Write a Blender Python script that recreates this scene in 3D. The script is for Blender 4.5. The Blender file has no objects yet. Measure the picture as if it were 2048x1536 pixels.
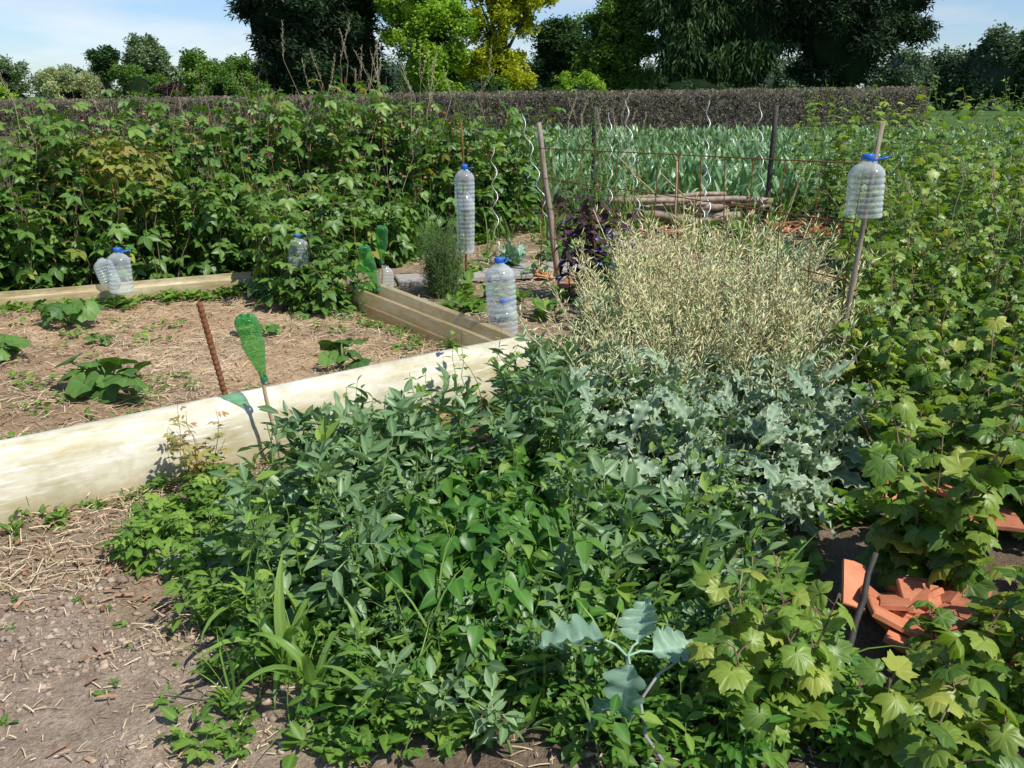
import bpy, math, random
import numpy as np
rng=np.random.default_rng(11); random.seed(11)
U=rng.uniform
scene=bpy.context.scene
pi=math.pi

# ------------------------------------------------------------ noise
_lat=rng.random((256,256))
def vnoise(x,y,s,ox=0.0):
    x=np.asarray(x,float)*s+ox+1000; y=np.asarray(y,float)*s+ox*1.7+1000
    xi=np.floor(x).astype(int); yi=np.floor(y).astype(int)
    fx=x-xi; fy=y-yi; fx=fx*fx*(3-2*fx); fy=fy*fy*(3-2*fy)
    a=_lat[xi%256,yi%256]; b=_lat[(xi+1)%256,yi%256]; c=_lat[xi%256,(yi+1)%256]; d=_lat[(xi+1)%256,(yi+1)%256]
    return (a*(1-fx)+b*fx)*(1-fy)+(c*(1-fx)+d*fx)*fy
def sstep(a,b,x):
    t=np.clip((x-a)/(b-a),0,1); return t*t*(3-2*t)

# ------------------------------------------------------------ geometry of the bed (world metres)
FA=np.array([-3.30,2.243]); FB=np.array([0.147,4.93])      # front board
RA=np.array([-0.02,5.02]); RB=np.array([-1.33,6.95])       # right board
LA=np.array([-5.2,6.12]); LB=np.array([-1.80,7.62])        # back board
def side(A,B,x,y): return (B[0]-A[0])*(y-A[1])-(B[1]-A[1])*(x-A[0])
def bedmask(x,y):
    d1=side(FA,FB,x,y)/np.linalg.norm(FB-FA)
    d2=side(RA,RB,x,y)/np.linalg.norm(RB-RA)
    d3=-side(LA,LB,x,y)/np.linalg.norm(LB-LA)
    return sstep(-0.02,0.04,np.minimum(np.minimum(d1,d2),d3))
def gh(x,y):
    x=np.asarray(x,float); y=np.asarray(y,float)
    near=1-sstep(9,16,np.hypot(x,y))
    h=(vnoise(x,y,1.1)-.5)*.05+(vnoise(x,y,4,3)-.5)*.03
    h=h+(vnoise(x,y,14,7)-.5)*.018+(vnoise(x,y,34,9)-.5)*.010
    return h*near+bedmask(x,y)*.06

# ------------------------------------------------------------ materials
def newmat(name):
    m=bpy.data.materials.new(name); m.use_nodes=True
    nt=m.node_tree; nt.nodes.clear()
    return m,nt,nt.nodes,nt.links
def ramp(nd,stops):
    r=nd.new('ShaderNodeValToRGB'); e=r.color_ramp.elements
    e[0].position=stops[0][0]; e[0].color=(*stops[0][1],1)
    e[1].position=stops[-1][0]; e[1].color=(*stops[-1][1],1)
    for p,c in stops[1:-1]:
        x=e.new(p); x.color=(*c,1)
    return r
def mixc(nd,ln,a,b,fac,mode='MIX'):
    m=nd.new('ShaderNodeMix'); m.data_type='RGBA'; m.blend_type=mode
    if isinstance(fac,(int,float)): m.inputs[0].default_value=fac
    else: ln.new(fac,m.inputs[0])
    for i,s in ((6,a),(7,b)):
        if isinstance(s,tuple): m.inputs[i].default_value=(*s,1)
        else: ln.new(s,m.inputs[i])
    return m.outputs[2]
def leafmat(name,c0,c1,c2,edge=None,edgef=.35,rough=.5,trans=.3,spec=.4,epow=1.0):
    m,nt,nd,ln=newmat(name)
    a=nd.new('ShaderNodeAttribute'); a.attribute_name='rnd'
    v=nd.new('ShaderNodeAttribute'); v.attribute_name='vn'
    r=ramp(nd,[(0,c0),(.55,c1),(1,c2)]); ln.new(a.outputs['Fac'],r.inputs[0])
    g=nd.new('ShaderNodeNewGeometry')
    n=nd.new('ShaderNodeTexNoise'); n.inputs['Scale'].default_value=2.2; n.inputs['Detail'].default_value=3
    ln.new(g.outputs['Position'],n.inputs['Vector'])
    r2=ramp(nd,[(.3,(.74,.8,.74)),(.7,(1.28,1.22,1.18))]); ln.new(n.outputs['Fac'],r2.inputs[0])
    col=mixc(nd,ln,r.outputs[0],r2.outputs[0],1.0,'MULTIPLY')
    if edge is None:
        edge=tuple(min(1,c*1.5+.02) for c in c2)
        iv=nd.new('ShaderNodeMath'); iv.operation='SUBTRACT'; iv.inputs[0].default_value=1; ln.new(v.outputs['Fac'],iv.inputs[1]); src=iv.outputs[0]; pw=4.0
    else: src=v.outputs['Fac']; pw=epow
    p=nd.new('ShaderNodeMath'); p.operation='POWER'; ln.new(src,p.inputs[0]); p.inputs[1].default_value=pw
    q=nd.new('ShaderNodeMath'); q.operation='MULTIPLY'; ln.new(p.outputs[0],q.inputs[0]); q.inputs[1].default_value=edgef
    col=mixc(nd,ln,col,edge,q.outputs[0])
    b=nd.new('ShaderNodeBsdfPrincipled'); ln.new(col,b.inputs['Base Color'])
    b.inputs['Roughness'].default_value=rough; b.inputs['Specular IOR Level'].default_value=spec
    t=nd.new('ShaderNodeBsdfTranslucent')
    tc=mixc(nd,ln,col,(1.15,1.25,.4),1.0,'MULTIPLY'); ln.new(tc,t.inputs['Color'])
    ms=nd.new('ShaderNodeMixShader'); ms.inputs[0].default_value=trans
    ln.new(b.outputs[0],ms.inputs[1]); ln.new(t.outputs[0],ms.inputs[2])
    o=nd.new('ShaderNodeOutputMaterial'); ln.new(ms.outputs[0],o.inputs[0])
    return m
def solid(name,c0,c1,scale=8,rough=.7,bump=.0,spec=.4,stretch=(1,1,1),rotz=0,metal=0,userd=False):
    m,nt,nd,ln=newmat(name)
    tc=nd.new('ShaderNodeTexCoord'); mp=nd.new('ShaderNodeMapping'); mp.inputs['Scale'].default_value=stretch
    mp.inputs['Rotation'].default_value=(0,0,rotz)
    ln.new(tc.outputs['Object'],mp.inputs['Vector'])
    n=nd.new('ShaderNodeTexNoise'); n.inputs['Scale'].default_value=scale; n.inputs['Detail'].default_value=5; n.inputs['Roughness'].default_value=.65
    ln.new(mp.outputs[0],n.inputs['Vector'])
    r=ramp(nd,[(.3,c0),(.7,c1)]); ln.new(n.outputs['Fac'],r.inputs[0]); col=r.outputs[0]
    if userd:
        a=nd.new('ShaderNodeAttribute'); a.attribute_name='rnd'
        r2=ramp(nd,[(0,(.6,.6,.6)),(1,(1.3,1.3,1.3))]); ln.new(a.outputs['Fac'],r2.inputs[0])
        col=mixc(nd,ln,col,r2.outputs[0],1.0,'MULTIPLY')
    b=nd.new('ShaderNodeBsdfPrincipled'); ln.new(col,b.inputs['Base Color'])
    b.inputs['Roughness'].default_value=rough; b.inputs['Specular IOR Level'].default_value=spec; b.inputs['Metallic'].default_value=metal
    if bump:
        bp=nd.new('ShaderNodeBump'); bp.inputs['Strength'].default_value=bump; bp.inputs['Distance'].default_value=.01
        ln.new(n.outputs['Fac'],bp.inputs['Height']); ln.new(bp.outputs[0],b.inputs['Normal'])
    o=nd.new('ShaderNodeOutputMaterial'); ln.new(b.outputs[0],o.inputs[0])
    return m
def plasticmat(name,tint,body,fac,rough=.12):
    m,nt,nd,ln=newmat(name)
    tr=nd.new('ShaderNodeBsdfTransparent'); tr.inputs[0].default_value=(*tint,1)
    b=nd.new('ShaderNodeBsdfPrincipled'); b.inputs['Base Color'].default_value=(*body,1); b.inputs['Roughness'].default_value=rough
    b.inputs['Specular IOR Level'].default_value=.9
    lw=nd.new('ShaderNodeLayerWeight'); lw.inputs[0].default_value=.45
    g=nd.new('ShaderNodeNewGeometry'); n=nd.new('ShaderNodeTexNoise'); n.inputs['Scale'].default_value=25; n.inputs['Detail'].default_value=4
    ln.new(g.outputs['Position'],n.inputs['Vector'])
    a=nd.new('ShaderNodeMath'); a.operation='MULTIPLY_ADD'; ln.new(lw.outputs['Facing'],a.inputs[0]); a.inputs[1].default_value=.5; a.inputs[2].default_value=fac-.12
    a2=nd.new('ShaderNodeMath'); a2.operation='MULTIPLY_ADD'; ln.new(n.outputs['Fac'],a2.inputs[0]); a2.inputs[1].default_value=.25; ln.new(a.outputs[0],a2.inputs[2]); a2.use_clamp=True
    ms=nd.new('ShaderNodeMixShader'); ln.new(a2.outputs[0],ms.inputs[0]); ln.new(tr.outputs[0],ms.inputs[1]); ln.new(b.outputs[0],ms.inputs[2])
    o=nd.new('ShaderNodeOutputMaterial'); ln.new(ms.outputs[0],o.inputs[0])
    return m

M_rasp=leafmat('raspberry_leaf',(.045,.11,.02),(.095,.205,.035),(.20,.32,.06),trans=.3,rough=.45,spec=.5)
M_raspy=leafmat('raspberry_leaf_yellowing',(.16,.22,.04),(.27,.32,.06),(.36,.28,.08),trans=.35)
M_nettle=leafmat('nettle_leaf',(.035,.09,.02),(.07,.16,.035),(.13,.23,.05))
M_cur=leafmat('currant_leaf',(.06,.135,.022),(.13,.24,.035),(.25,.37,.055),trans=.35,rough=.42,edgef=.5,spec=.5)
M_cury=leafmat('currant_leaf_light',(.16,.26,.04),(.26,.37,.06),(.44,.47,.09),trans=.4,rough=.42,edgef=.45,spec=.5)
M_bean=leafmat('broad_bean_leaf',(.065,.15,.055),(.14,.25,.10),(.26,.38,.18),trans=.25,rough=.42,spec=.55)
M_fbean=leafmat('french_bean_leaf',(.035,.13,.018),(.075,.21,.028),(.15,.31,.05),trans=.35,rough=.4,spec=.55)
M_weed=leafmat('weed_leaf',(.06,.15,.02),(.13,.26,.04),(.27,.40,.07),trans=.35)
M_kale=leafmat('kale_leaf',(.11,.20,.11),(.17,.28,.165),(.28,.39,.25),edge=(.74,.76,.58),edgef=.95,epow=1.5,trans=.18,rough=.5)
M_cab=leafmat('cabbage_leaf',(.14,.25,.165),(.20,.33,.225),(.28,.42,.29),trans=.2,rough=.45,edgef=.7)
M_squash=leafmat('squash_leaf',(.07,.16,.04),(.12,.24,.05),(.18,.32,.08),trans=.3)
M_maize=leafmat('maize_leaf',(.13,.26,.05),(.2,.35,.07),(.3,.44,.1),trans=.4,rough=.4)
M_field=leafmat('leek_leaf',(.08,.18,.07),(.15,.29,.12),(.33,.46,.26),trans=.2,rough=.35,spec=.6)
M_rosem=leafmat('conifer_seedling_leaf',(.05,.12,.03),(.08,.17,.04),(.13,.22,.06),trans=.2)
M_purple=leafmat('orach_leaf',(.03,.018,.025),(.06,.03,.04),(.1,.05,.06),trans=.2)
M_rose=leafmat('rose_leaf',(.2,.26,.06),(.38,.36,.12),(.45,.24,.12),trans=.35)
M_stem=solid('green_stem',(.10,.17,.04),(.18,.26,.07),20)
M_cane=solid('cane_bark',(.14,.09,.05),(.28,.19,.11),20,userd=True)
M_redstem=solid('red_stem',(.2,.07,.05),(.3,.14,.08),20)
M_pod=solid('dry_pod',(.58,.51,.24),(.76,.69,.40),14,rough=.6,userd=True)
M_podg=solid('greenish_pod',(.40,.49,.19),(.58,.65,.33),14,rough=.6,userd=True)
M_straw=solid('straw',(.48,.36,.20),(.70,.56,.36),9,rough=.6,userd=True)
M_chip=solid('bark_chip',(.24,.12,.065),(.46,.29,.17),20,userd=True)
M_clod=solid('soil_clod',(.30,.225,.165),(.46,.36,.27),30,rough=.95,spec=.1,userd=True)
M_grass=solid('dry_grass',(.42,.36,.21),(.6,.52,.34),9,userd=True)
M_wood=solid('weathered_wood',(.20,.15,.10),(.40,.33,.25),14,bump=.6,stretch=(3,3,.6))
M_bam=solid('bamboo_stick',(.35,.25,.14),(.5,.38,.22),14,stretch=(3,3,1))
M_log=solid('log_bark',(.20,.13,.09),(.50,.41,.31),10,bump=.6,userd=True)
M_rust=solid('rusty_iron',(.13,.045,.02),(.26,.11,.05),60,rough=.85,spec=.2)
M_dark=solid('dark_post_wood',(.03,.026,.022),(.07,.06,.05),20)
M_galv=solid('galvanised_wire',(.6,.62,.62),(.8,.82,.82),20,rough=.35,metal=.3)
M_terra=solid('terracotta',(.42,.13,.06),(.62,.24,.12),12,bump=.3,userd=True)
M_slab=solid('concrete_slab',(.28,.255,.22),(.44,.41,.36),16,bump=.5,rough=.9)
M_clear=plasticmat('clear_plastic',(.93,.96,.96),(.76,.81,.82),.19)
M_green=plasticmat('green_plastic',(.52,.86,.50),(.14,.44,.16),.10)
M_blue=solid('blue_cap_plastic',(.02,.12,.50),(.03,.17,.60),5,rough=.3)
M_gcap=solid('green_cap_plastic',(.02,.16,.08),(.03,.2,.1),5,rough=.3)
M_flower=solid('borage_flower',(.12,.12,.55),(.22,.2,.65),5)

# ------------------------------------------------------------ mesh batcher
class T: pass
def tmpl(v,f,vn):
    t=T(); t.v=np.array(v,float); t.f=np.array(f,int); t.vn=np.array(vn,float); return t
def rotm(yaw,tilt,roll):
    cy,sy=np.cos(yaw),np.sin(yaw); cx,sx=np.cos(tilt),np.sin(tilt); cr,sr=np.cos(roll),np.sin(roll)
    n=len(yaw); Z=np.zeros((n,3,3)); X=np.zeros((n,3,3)); Y=np.zeros((n,3,3))
    Z[:,0,0]=cy;Z[:,0,1]=-sy;Z[:,1,0]=sy;Z[:,1,1]=cy;Z[:,2,2]=1
    X[:,0,0]=1;X[:,1,1]=cx;X[:,1,2]=-sx;X[:,2,1]=sx;X[:,2,2]=cx
    Y[:,0,0]=cr;Y[:,0,2]=sr;Y[:,2,0]=-sr;Y[:,2,2]=cr;Y[:,1,1]=1
    return Z@X@Y
class MB:
    def __init__(s): s.V=[];s.F=[];s.M=[];s.R=[];s.E=[];s.n=0;s.mats=[]
    def mi(s,m):
        if m not in s.mats: s.mats.append(m)
        return s.mats.index(m)
    def raw(s,V,F,mat,rnd=.5,vn=0.):
        V=np.asarray(V,float); F=np.asarray(F,int)
        s.V.append(V); s.F.append(F+s.n); s.n+=len(V)
        s.M.append(np.full(len(F),s.mi(mat)))
        s.R.append(np.broadcast_to(np.asarray(rnd,float),(len(V),))); s.E.append(np.broadcast_to(np.asarray(vn,float),(len(V),)))
    def inst(s,t,pos,yaw,tilt,roll,scale,mat,rnd=None):
        pos=np.asarray(pos,float); n=len(pos)
        if n==0: return
        yaw=np.broadcast_to(yaw,(n,)); tilt=np.broadcast_to(tilt,(n,)); roll=np.broadcast_to(roll,(n,))
        R=rotm(yaw,tilt,roll); scale=np.asarray(scale,float)
        if scale.ndim<2: sv=np.broadcast_to(scale,(n,))[:,None,None]*t.v[None]
        else: sv=scale[:,None,:]*t.v[None]
        V=np.einsum('nij,nkj->nki',R,sv)+pos[:,None,:]
        k=len(t.v); F=(t.f[None]+(np.arange(n)*k)[:,None,None]).reshape(-1,3)
        if rnd is None: rnd=rng.random(n)
        s.raw(V.reshape(-1,3),F,mat,np.repeat(rnd,k),np.tile(t.vn,n))
    def instv(s,ts,pos,yaw,tilt,roll,scale,mat,rnd=None):
        n=len(pos); ch=rng.integers(0,len(ts),n)
        yaw=np.broadcast_to(yaw,(n,)); tilt=np.broadcast_to(tilt,(n,)); roll=np.broadcast_to(roll,(n,)); scale=np.asarray(scale,float)
        if scale.ndim==0: scale=np.broadcast_to(scale,(n,))
        for i,t in enumerate(ts):
            k=ch==i
            s.inst(t,np.asarray(pos)[k],yaw[k],tilt[k],roll[k],scale[k],mat,None if rnd is None else rnd[k])
    def tubes(s,P,R,mat,sides=4,rnd=None):
        P=np.asarray(P,float)
        if P.ndim==2: P=P[None]
        N,K,_=P.shape; R=np.broadcast_to(np.asarray(R,float),(N,K))
        Tn=np.gradient(P,axis=1); Tn/=np.linalg.norm(Tn,axis=2,keepdims=True)+1e-9
        ref=np.zeros_like(Tn)+(np.array([.83,.31,.12]) if np.abs(Tn[...,2]).mean()>.6 else np.array([.05,.1,1.]))
        A=np.cross(Tn,ref); A/=np.linalg.norm(A,axis=2,keepdims=True)+1e-9
        B=np.cross(Tn,A)
        th=np.arange(sides)*2*pi/sides
        V=P[:,:,None,:]+R[:,:,None,None]*(A[:,:,None,:]*np.cos(th)[None,None,:,None]+B[:,:,None,:]*np.sin(th)[None,None,:,None])
        f=[]
        for k in range(K-1):
            for j in range(sides):
                a=k*sides+j; b=k*sides+(j+1)%sides; c=a+sides; d=b+sides
                f+= [(a,b,d),(a,d,c)]
        f=np.array(f); F=(f[None]+(np.arange(N)*K*sides)[:,None,None]).reshape(-1,3)
        if rnd is None: rnd=rng.random(N)
        s.raw(V.reshape(-1,3),F,mat,np.repeat(np.broadcast_to(rnd,(N,)),K*sides),0.)
    def build(s,name,smooth=True):
        me=bpy.data.meshes.new(name); V=np.concatenate(s.V); F=np.concatenate(s.F)
        me.vertices.add(len(V)); me.vertices.foreach_set('co',V.astype(np.float32).ravel())
        me.loops.add(len(F)*3); me.loops.foreach_set('vertex_index',F.astype(np.int32).ravel())
        me.polygons.add(len(F)); me.polygons.foreach_set('loop_start',(np.arange(len(F))*3).astype(np.int32))
        me.polygons.foreach_set('material_index',np.concatenate(s.M).astype(np.int32))
        me.polygons.foreach_set('use_smooth',np.full(len(F),smooth))
        for m in s.mats: me.materials.append(m)
        for nm,arr in (('rnd',s.R),('vn',s.E)):
            a=me.attributes.new(nm,'FLOAT','POINT'); a.data.foreach_set('value',np.concatenate(arr).astype(np.float32))
        me.update(calc_edges=True); me.validate()
        ob=bpy.data.objects.new(name,me); scene.collection.objects.link(ob); return ob

# ------------------------------------------------------------ leaf templates
def oval(n=4,W=.5,fold=.3,droop=.15,pw=.8):
    v=[(0,0,0)]; vn=[0]
    for i in range(1,n):
        t=i/n; w=W/2*math.sin(pi*t**pw); z=-droop*t*t
        v+=[(-w,t,z+fold*w),(0,t,z),(w,t,z+fold*w)]; vn+=[1,0,1]
    v.append((0,1,-droop)); vn.append(.5)
    f=[(0,2,1),(0,3,2)]
    for i in range(n-2):
        a=1+3*i; b=a+3
        f+=[(a,a+1,b+1),(a,b+1,b),(a+1,a+2,b+2),(a+1,b+2,b+1)]
    a=1+3*(n-2); e=len(v)-1
    f+=[(a,a+1,e),(a+1,a+2,e)]
    return tmpl(v,f,vn)
def compose(parts):
    V=[];F=[];E=[];n=0
    for t,yaw,tilt,roll,off,sc in parts:
        R=rotm(np.array([yaw]),np.array([tilt]),np.array([roll]))[0]
        V.append(t.v*sc@R.T+np.array(off)); F.append(t.f+n); E.append(t.vn); n+=len(t.v)
    return tmpl(np.concatenate(V),np.concatenate(F),np.concatenate(E))
def stick(L0,L1,r=.012):
    a=np.array(L0,float); b=np.array(L1,float)
    v=[a+(r,0,0),a-(r,0,0),b-(r,0,0),b+(r,0,0)]
    return tmpl(v,[(0,1,2),(0,2,3)],[0,0,0,0])
ov=oval(5,.58,.35,.18); ovn=oval(5,.42,.4,.12,.9); ovl=oval(3,.55,.3,.15)
def pinnate(l,k=3,sz=.55):
    p=[(l,0,-.2,.1,(0,.45,0),sz*1.1),(stick((0,0,0),(0,.5,0)),0,0,0,(0,0,0),1)]
    p+=[(l,1.15,-.15,.15,(0,.42,0),sz),(l,-1.15,-.15,-.15,(0,.42,0),sz)]
    if k==5: p+=[(l,1.3,-.2,.1,(0,.15,0),sz*.85),(l,-1.3,-.2,-.1,(0,.15,0),sz*.85)]
    return compose(p)
TR3=pinnate(ov,3); TR5=pinnate(ov,5,.5)
TR3l=pinnate(ovl,3); TR5l=pinnate(ovl,5,.5)
wide=oval(6,.66,.4,.4,.62)
TF=[compose([(wide,0,-.5-d,.1,(0,.45,0),.55),(wide,1.4,-.5+d,.3,(0,.36,0),.52),(wide,-1.4,-.7,-.3,(0,.36,0),.52),(stick((0,0,0),(0,.45,0)),0,0,0,(0,0,0),1)]) for d in (0,.3,-.2)]
bb=[oval(5,.38,.6,.0,.85),oval(5,.42,.4,.18,.85),oval(5,.35,.8,-.12,.85)]
def beanleaf(seed):
    r=random.Random(seed); p=[(stick((0,0,0),(0,.6,0)),0,0,0,(0,0,0),1)]
    for i in range(3):
        y=.10+.22*i
        for sg in (1,-1):
            if r.random()<.15+.2*(i==2): continue
            p.append((r.choice(bb),sg*(1.0-.25*i+r.uniform(-.3,.3)),r.uniform(-.35,.7),sg*r.uniform(-.6,.6),(0,y+r.uniform(-.05,.05),0),r.uniform(.40,.66)))
    return compose(p)
TB=[beanleaf(i) for i in range(9)]
def palm(keys,ring=True,droop=.18,q=.07,cup=0.):
    half=keys; pts=[(a,r,vv) for a,r,vv in half]+[(180,.07,0)]+[(-a,r,vv) for a,r,vv in reversed(half) if a>0]
    v=[(0,0,0)]; vn=[0]; n=len(pts)
    if ring:
        for a,r,vv in pts:
            R=r*.55; an=math.radians(a)
            v.append((R*math.sin(an),R*math.cos(an),(0 if vv else q)-droop*R*R+cup*R)); vn.append(0 if vv else .9)
    for a,r,vv in pts:
        an=math.radians(a)
        v.append((r*math.sin(an),r*math.cos(an),(-.02 if vv else q*.3)-droop*r*r+cup*r)); vn.append(.2 if vv else 1)
    f=[]
    for i in range(n):
        j=(i+1)%n
        if ring:
            f+=[(0,1+j,1+i),(1+i,1+j,1+n+j),(1+i,1+n+j,1+n+i)]
        else: f.append((0,1+j,1+i))
    return tmpl(v,f,vn)
ck=[(0,1.0,1),(7,.90,0),(11,.92,0),(18,.80,0),(23,.80,0),(31,.70,0),(37,.78,0),(42,.80,0),(50,.92,1),(58,.80,0),(63,.80,0),(72,.68,0),(84,.58,0),(93,.66,0),(100,.66,0),(112,.74,1),(124,.64,0),(132,.62,0),(148,.5,0),(165,.36,0)]
ckl=[(0,1.0,1),(14,.82,0),(30,.66,0),(50,.92,1),(66,.74,0),(84,.56,0),(112,.72,1),(140,.54,0),(165,.34,0)]
def jit(keys,seed,a=.07):
    r=random.Random(seed); return [(p,q*(1+r.uniform(-a,a)),v) for p,q,v in keys]
TC=[palm(jit(ck,1),True,.25,.12),palm(jit(ck,2),True,.05,.14,-.15),palm(jit(ck,3),True,.45,.11,.12),palm(jit(ck,4),True,.6,.12,-.1),palm(jit(ck,5),True,-.3,.12,.0)]
TCl=[palm(ckl,False,.3,.05),palm(ckl,True,.2,.08)]
sk=[(0,1,1),(12,.93,0),(25,.84,0),(38,.9,0),(52,.98,1),(66,.88,0),(80,.82,0),(95,.88,0),(110,.92,1),(128,.84,0),(145,.8,0),(162,.66,0),(172,.45,0)]
TS=[palm(sk,True,.3,.1),palm(sk,True,.1,.12,-.2),palm(sk,True,.1,.1,.3)]
def kale(seed,n=16,W=.5,amp=.07,droop=.4,wf=25,edge=True,curl=.12):
    r=random.Random(seed); xs=[-1,-.8,-.42,0,.42,.8,1]; v=[];vn=[]
    ph=[r.uniform(0,6) for _ in range(2)]; tw=r.uniform(-.5,.5)
    for i in range(n+1):
        t=i/n; w=W/2*(math.sin(pi*min(1,t**.75*.97+.03)))+.012
        for x in xs:
            k=ph[0] if x<0 else ph[1]
            wob=math.sin(t*wf+k+.6*math.sin(t*9))*abs(x)**2.5
            z=-droop*t*t+amp*wob+curl*abs(x)*w*2+r.uniform(-.008,.008)+tw*x*w*t
            if not edge: z+=.02*math.sin(t*22+3*abs(x))*(abs(x)<.9)
            xx=x*w*(1+.22*math.cos(t*wf+k)*abs(x)**3)
            v.append((xx,t+.03*wob,z))
            vn.append({0:.0,.42:.7 if i%3 else .15,.8:.85 if i%3 else .4,1:1.}[abs(x)] if not edge else {0:.45,.42:.05,.8:.25,1:1.}[abs(x)])
    f=[]
    for i in range(n):
        for j in range(6):
            a=i*7+j; f+=[(a,a+1,a+8),(a,a+8,a+7)]
    return tmpl(v,f,vn)
TK=[kale(i,16,.40,.085,r) for i,r in enumerate((.1,.5,.3,.8,-.2))]
TCAB=[kale(21,18,.82,.06,.15,27,False,.2),kale(22,18,.72,.07,.4,24,False,.18),kale(25,18,.78,.07,.25,29,False,.25)]
def strap(n=9,W=.1,a0=1.25,bend=2.2):
    v=[];vn=[];y=z=0;a=a0
    for i in range(n+1):
        t=i/n; w=W/2*(1-t**2.2)*(.5+.5*min(1,t*4))
        v+=[(-w,y,z+w*.5),(0,y,z),(w,y,z+w*.5)]; vn+=[1,0,1]
        y+=math.cos(a)/n; z+=math.sin(a)/n; a-=bend/n*(.4+1.2*t)
    f=[]
    for i in range(n):
        b=i*3
        f+=[(b,b+1,b+4),(b,b+4,b+3),(b+1,b+2,b+5),(b+1,b+5,b+4)]
    return tmpl(v,f,vn)
TM=[strap(9,.11,1.3,2.0),strap(9,.10,1.2,2.8),strap(9,.12,1.35,1.2)]
TG=[strap(6,.03,1.45,1.0),strap(6,.025,1.3,1.8)]
TFLD=[strap(4,.22,1.4,.8),strap(4,.20,1.25,1.8),strap(4,.24,1.5,.4)]
spin=tmpl([(0,0,0),(.045,.5,0),(-.03,.5,.035),(-.03,.5,-.035),(0,1,0)],[(0,2,1),(0,3,2),(0,1,3),(4,1,2),(4,2,3),(4,3,1)],[0]*5)
fat=tmpl([(0,0,0),(.065,.5,0),(-.045,.55,.05),(-.045,.5,-.05),(.03,1,.06)],[(0,2,1),(0,3,2),(0,1,3),(4,1,2),(4,2,3),(4,3,1)],[0]*5)
def clump(seed,k=9,sz=.42,flat=1.0,hang=0.,asp=.5):
    r=np.random.default_rng(seed); V=[];F=[];n=0
    for i in range(k):
        c=r.normal(size=3); c/=np.linalg.norm(c); c*=r.uniform(.2,.9); c[2]*=flat
        d=r.normal(size=3); d[2]=d[2]*.5-hang; d/=np.linalg.norm(d)
        s=np.cross(d,r.normal(size=3)+np.array([0,0,1.5])); s/=np.linalg.norm(s)+1e-6
        s*=sz*asp*.5; d=d*sz*r.uniform(.7,1.2)
        V+=[c,c+d*.45+s,c+d,c+d*.45-s]; F+=[(n,n+1,n+2),(n,n+2,n+3)]; n+=4
    return tmpl(V,F,[.5]*n)
TCL=[clump(i,9,.55,1,0,.6) for i in range(4)]; TCH=[clump(10+i,9,.8,1.3,1.6,.2) for i in range(3)]; TCN=[clump(20+i,12,.7,.8,.2,.26) for i in range(3)]
def uvs(n=10,m=7):
    v=[(0,0,1)];f=[]
    for i in range(1,m):
        for j in range(n): v.append((math.sin(pi*i/m)*math.cos(2*pi*j/n),math.sin(pi*i/m)*math.sin(2*pi*j/n),math.cos(pi*i/m)))
    v.append((0,0,-1)); e=len(v)-1
    for j in range(n):
        f.append((0,1+j,1+(j+1)%n)); f.append((e,e-n+(j+1)%n,e-n+j))
    for i in range(m-2):
        for j in range(n):
            a=1+i*n+j;b=1+i*n+(j+1)%n
            f+=[(a,a+n,b+n),(a,b+n,b)]
    return np.array(v),np.array(f)
def rock(seed):
    v,f=uvs(6,4); r=np.random.default_rng(seed); v=v*(r.uniform(.6,1.2,len(v))[:,None])*np.array([1,.85,.6]); return tmpl(v,f,np.zeros(len(v)))
TRK=[rock(i) for i in range(5)]

# ------------------------------------------------------------ growers
def grow(mb,bx,by,H,lean,nleaf,ts,mat,sc,tilt,s0=.15,stemr=.004,stemmat=None,pet=0.,outc=None,taper=.35,zoff=0.,yawj=.5,mat2=None,f2=0.,roll=.35,nod=0.):
    N=len(bx); H=np.broadcast_to(H,(N,))
    az=U(0,2*pi,N)
    if outc is not None: az=np.arctan2(by-outc[1],bx-outc[0])+U(-.7,.7,N)
    ln_=U(.15,1,N)*lean*H
    dx,dy=np.cos(az),np.sin(az); z0=gh(bx,by)+zoff
    K=7; S=np.linspace(0,1,K)
    jx=U(-.04,.04,(N,K))*H[:,None]*(S>0); jy=U(-.04,.04,(N,K))*H[:,None]*(S>0)
    s=S[None,:]
    P=np.stack([bx[:,None]+dx[:,None]*ln_[:,None]*s**1.6+jx,by[:,None]+dy[:,None]*ln_[:,None]*s**1.6+jy,z0[:,None]+H[:,None]*(s-nod*s**3)],-1)
    if stemmat is not None: mb.tubes(P,stemr*(1-.6*S)[None,:]*np.ones((N,1)),stemmat,3)
    tot=N*nleaf; idx=np.repeat(np.arange(N),nleaf); li=np.tile(np.arange(nleaf),N)
    s=s0+(1-s0)*(li+U(0,1,tot))/nleaf; fs=s*(K-1); k0=np.minimum(fs.astype(int),K-2); fr=(fs-k0)[:,None]
    pos=P[idx,k0]*(1-fr)+P[idx,k0+1]*fr
    yaw=li*2.4+idx*1.3+U(-yawj,yawj,tot)
    if pet>0:
        d=np.stack([-np.sin(yaw),np.cos(yaw),U(.1,.7,tot)],-1)*pet*U(.5,1.1,tot)[:,None]
        e=pos+d
        mb.tubes(np.stack([pos,(pos+e)/2+[0,0,pet*.06],e],1),stemr*.45,stemmat or mat,3)
        pos=e
    scl=U(sc[0],sc[1],tot)*(1-taper*s)
    tl=U(tilt[0],tilt[1],tot)
    ro=U(-roll,roll,tot)
    rn=np.clip(rng.random(tot)*.75+s*.25,0,1)
    if mat2 is not None:
        k=rng.random(tot)<f2
        mb.instv(ts,pos[k],yaw[k],tl[k],ro[k],scl[k],mat2,rn[k]); k=~k
        mb.instv(ts,pos[k],yaw[k],tl[k],ro[k],scl[k],mat,rn[k])
    else: mb.instv(ts,pos,yaw,tl,ro,scl,mat,rn)
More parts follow.
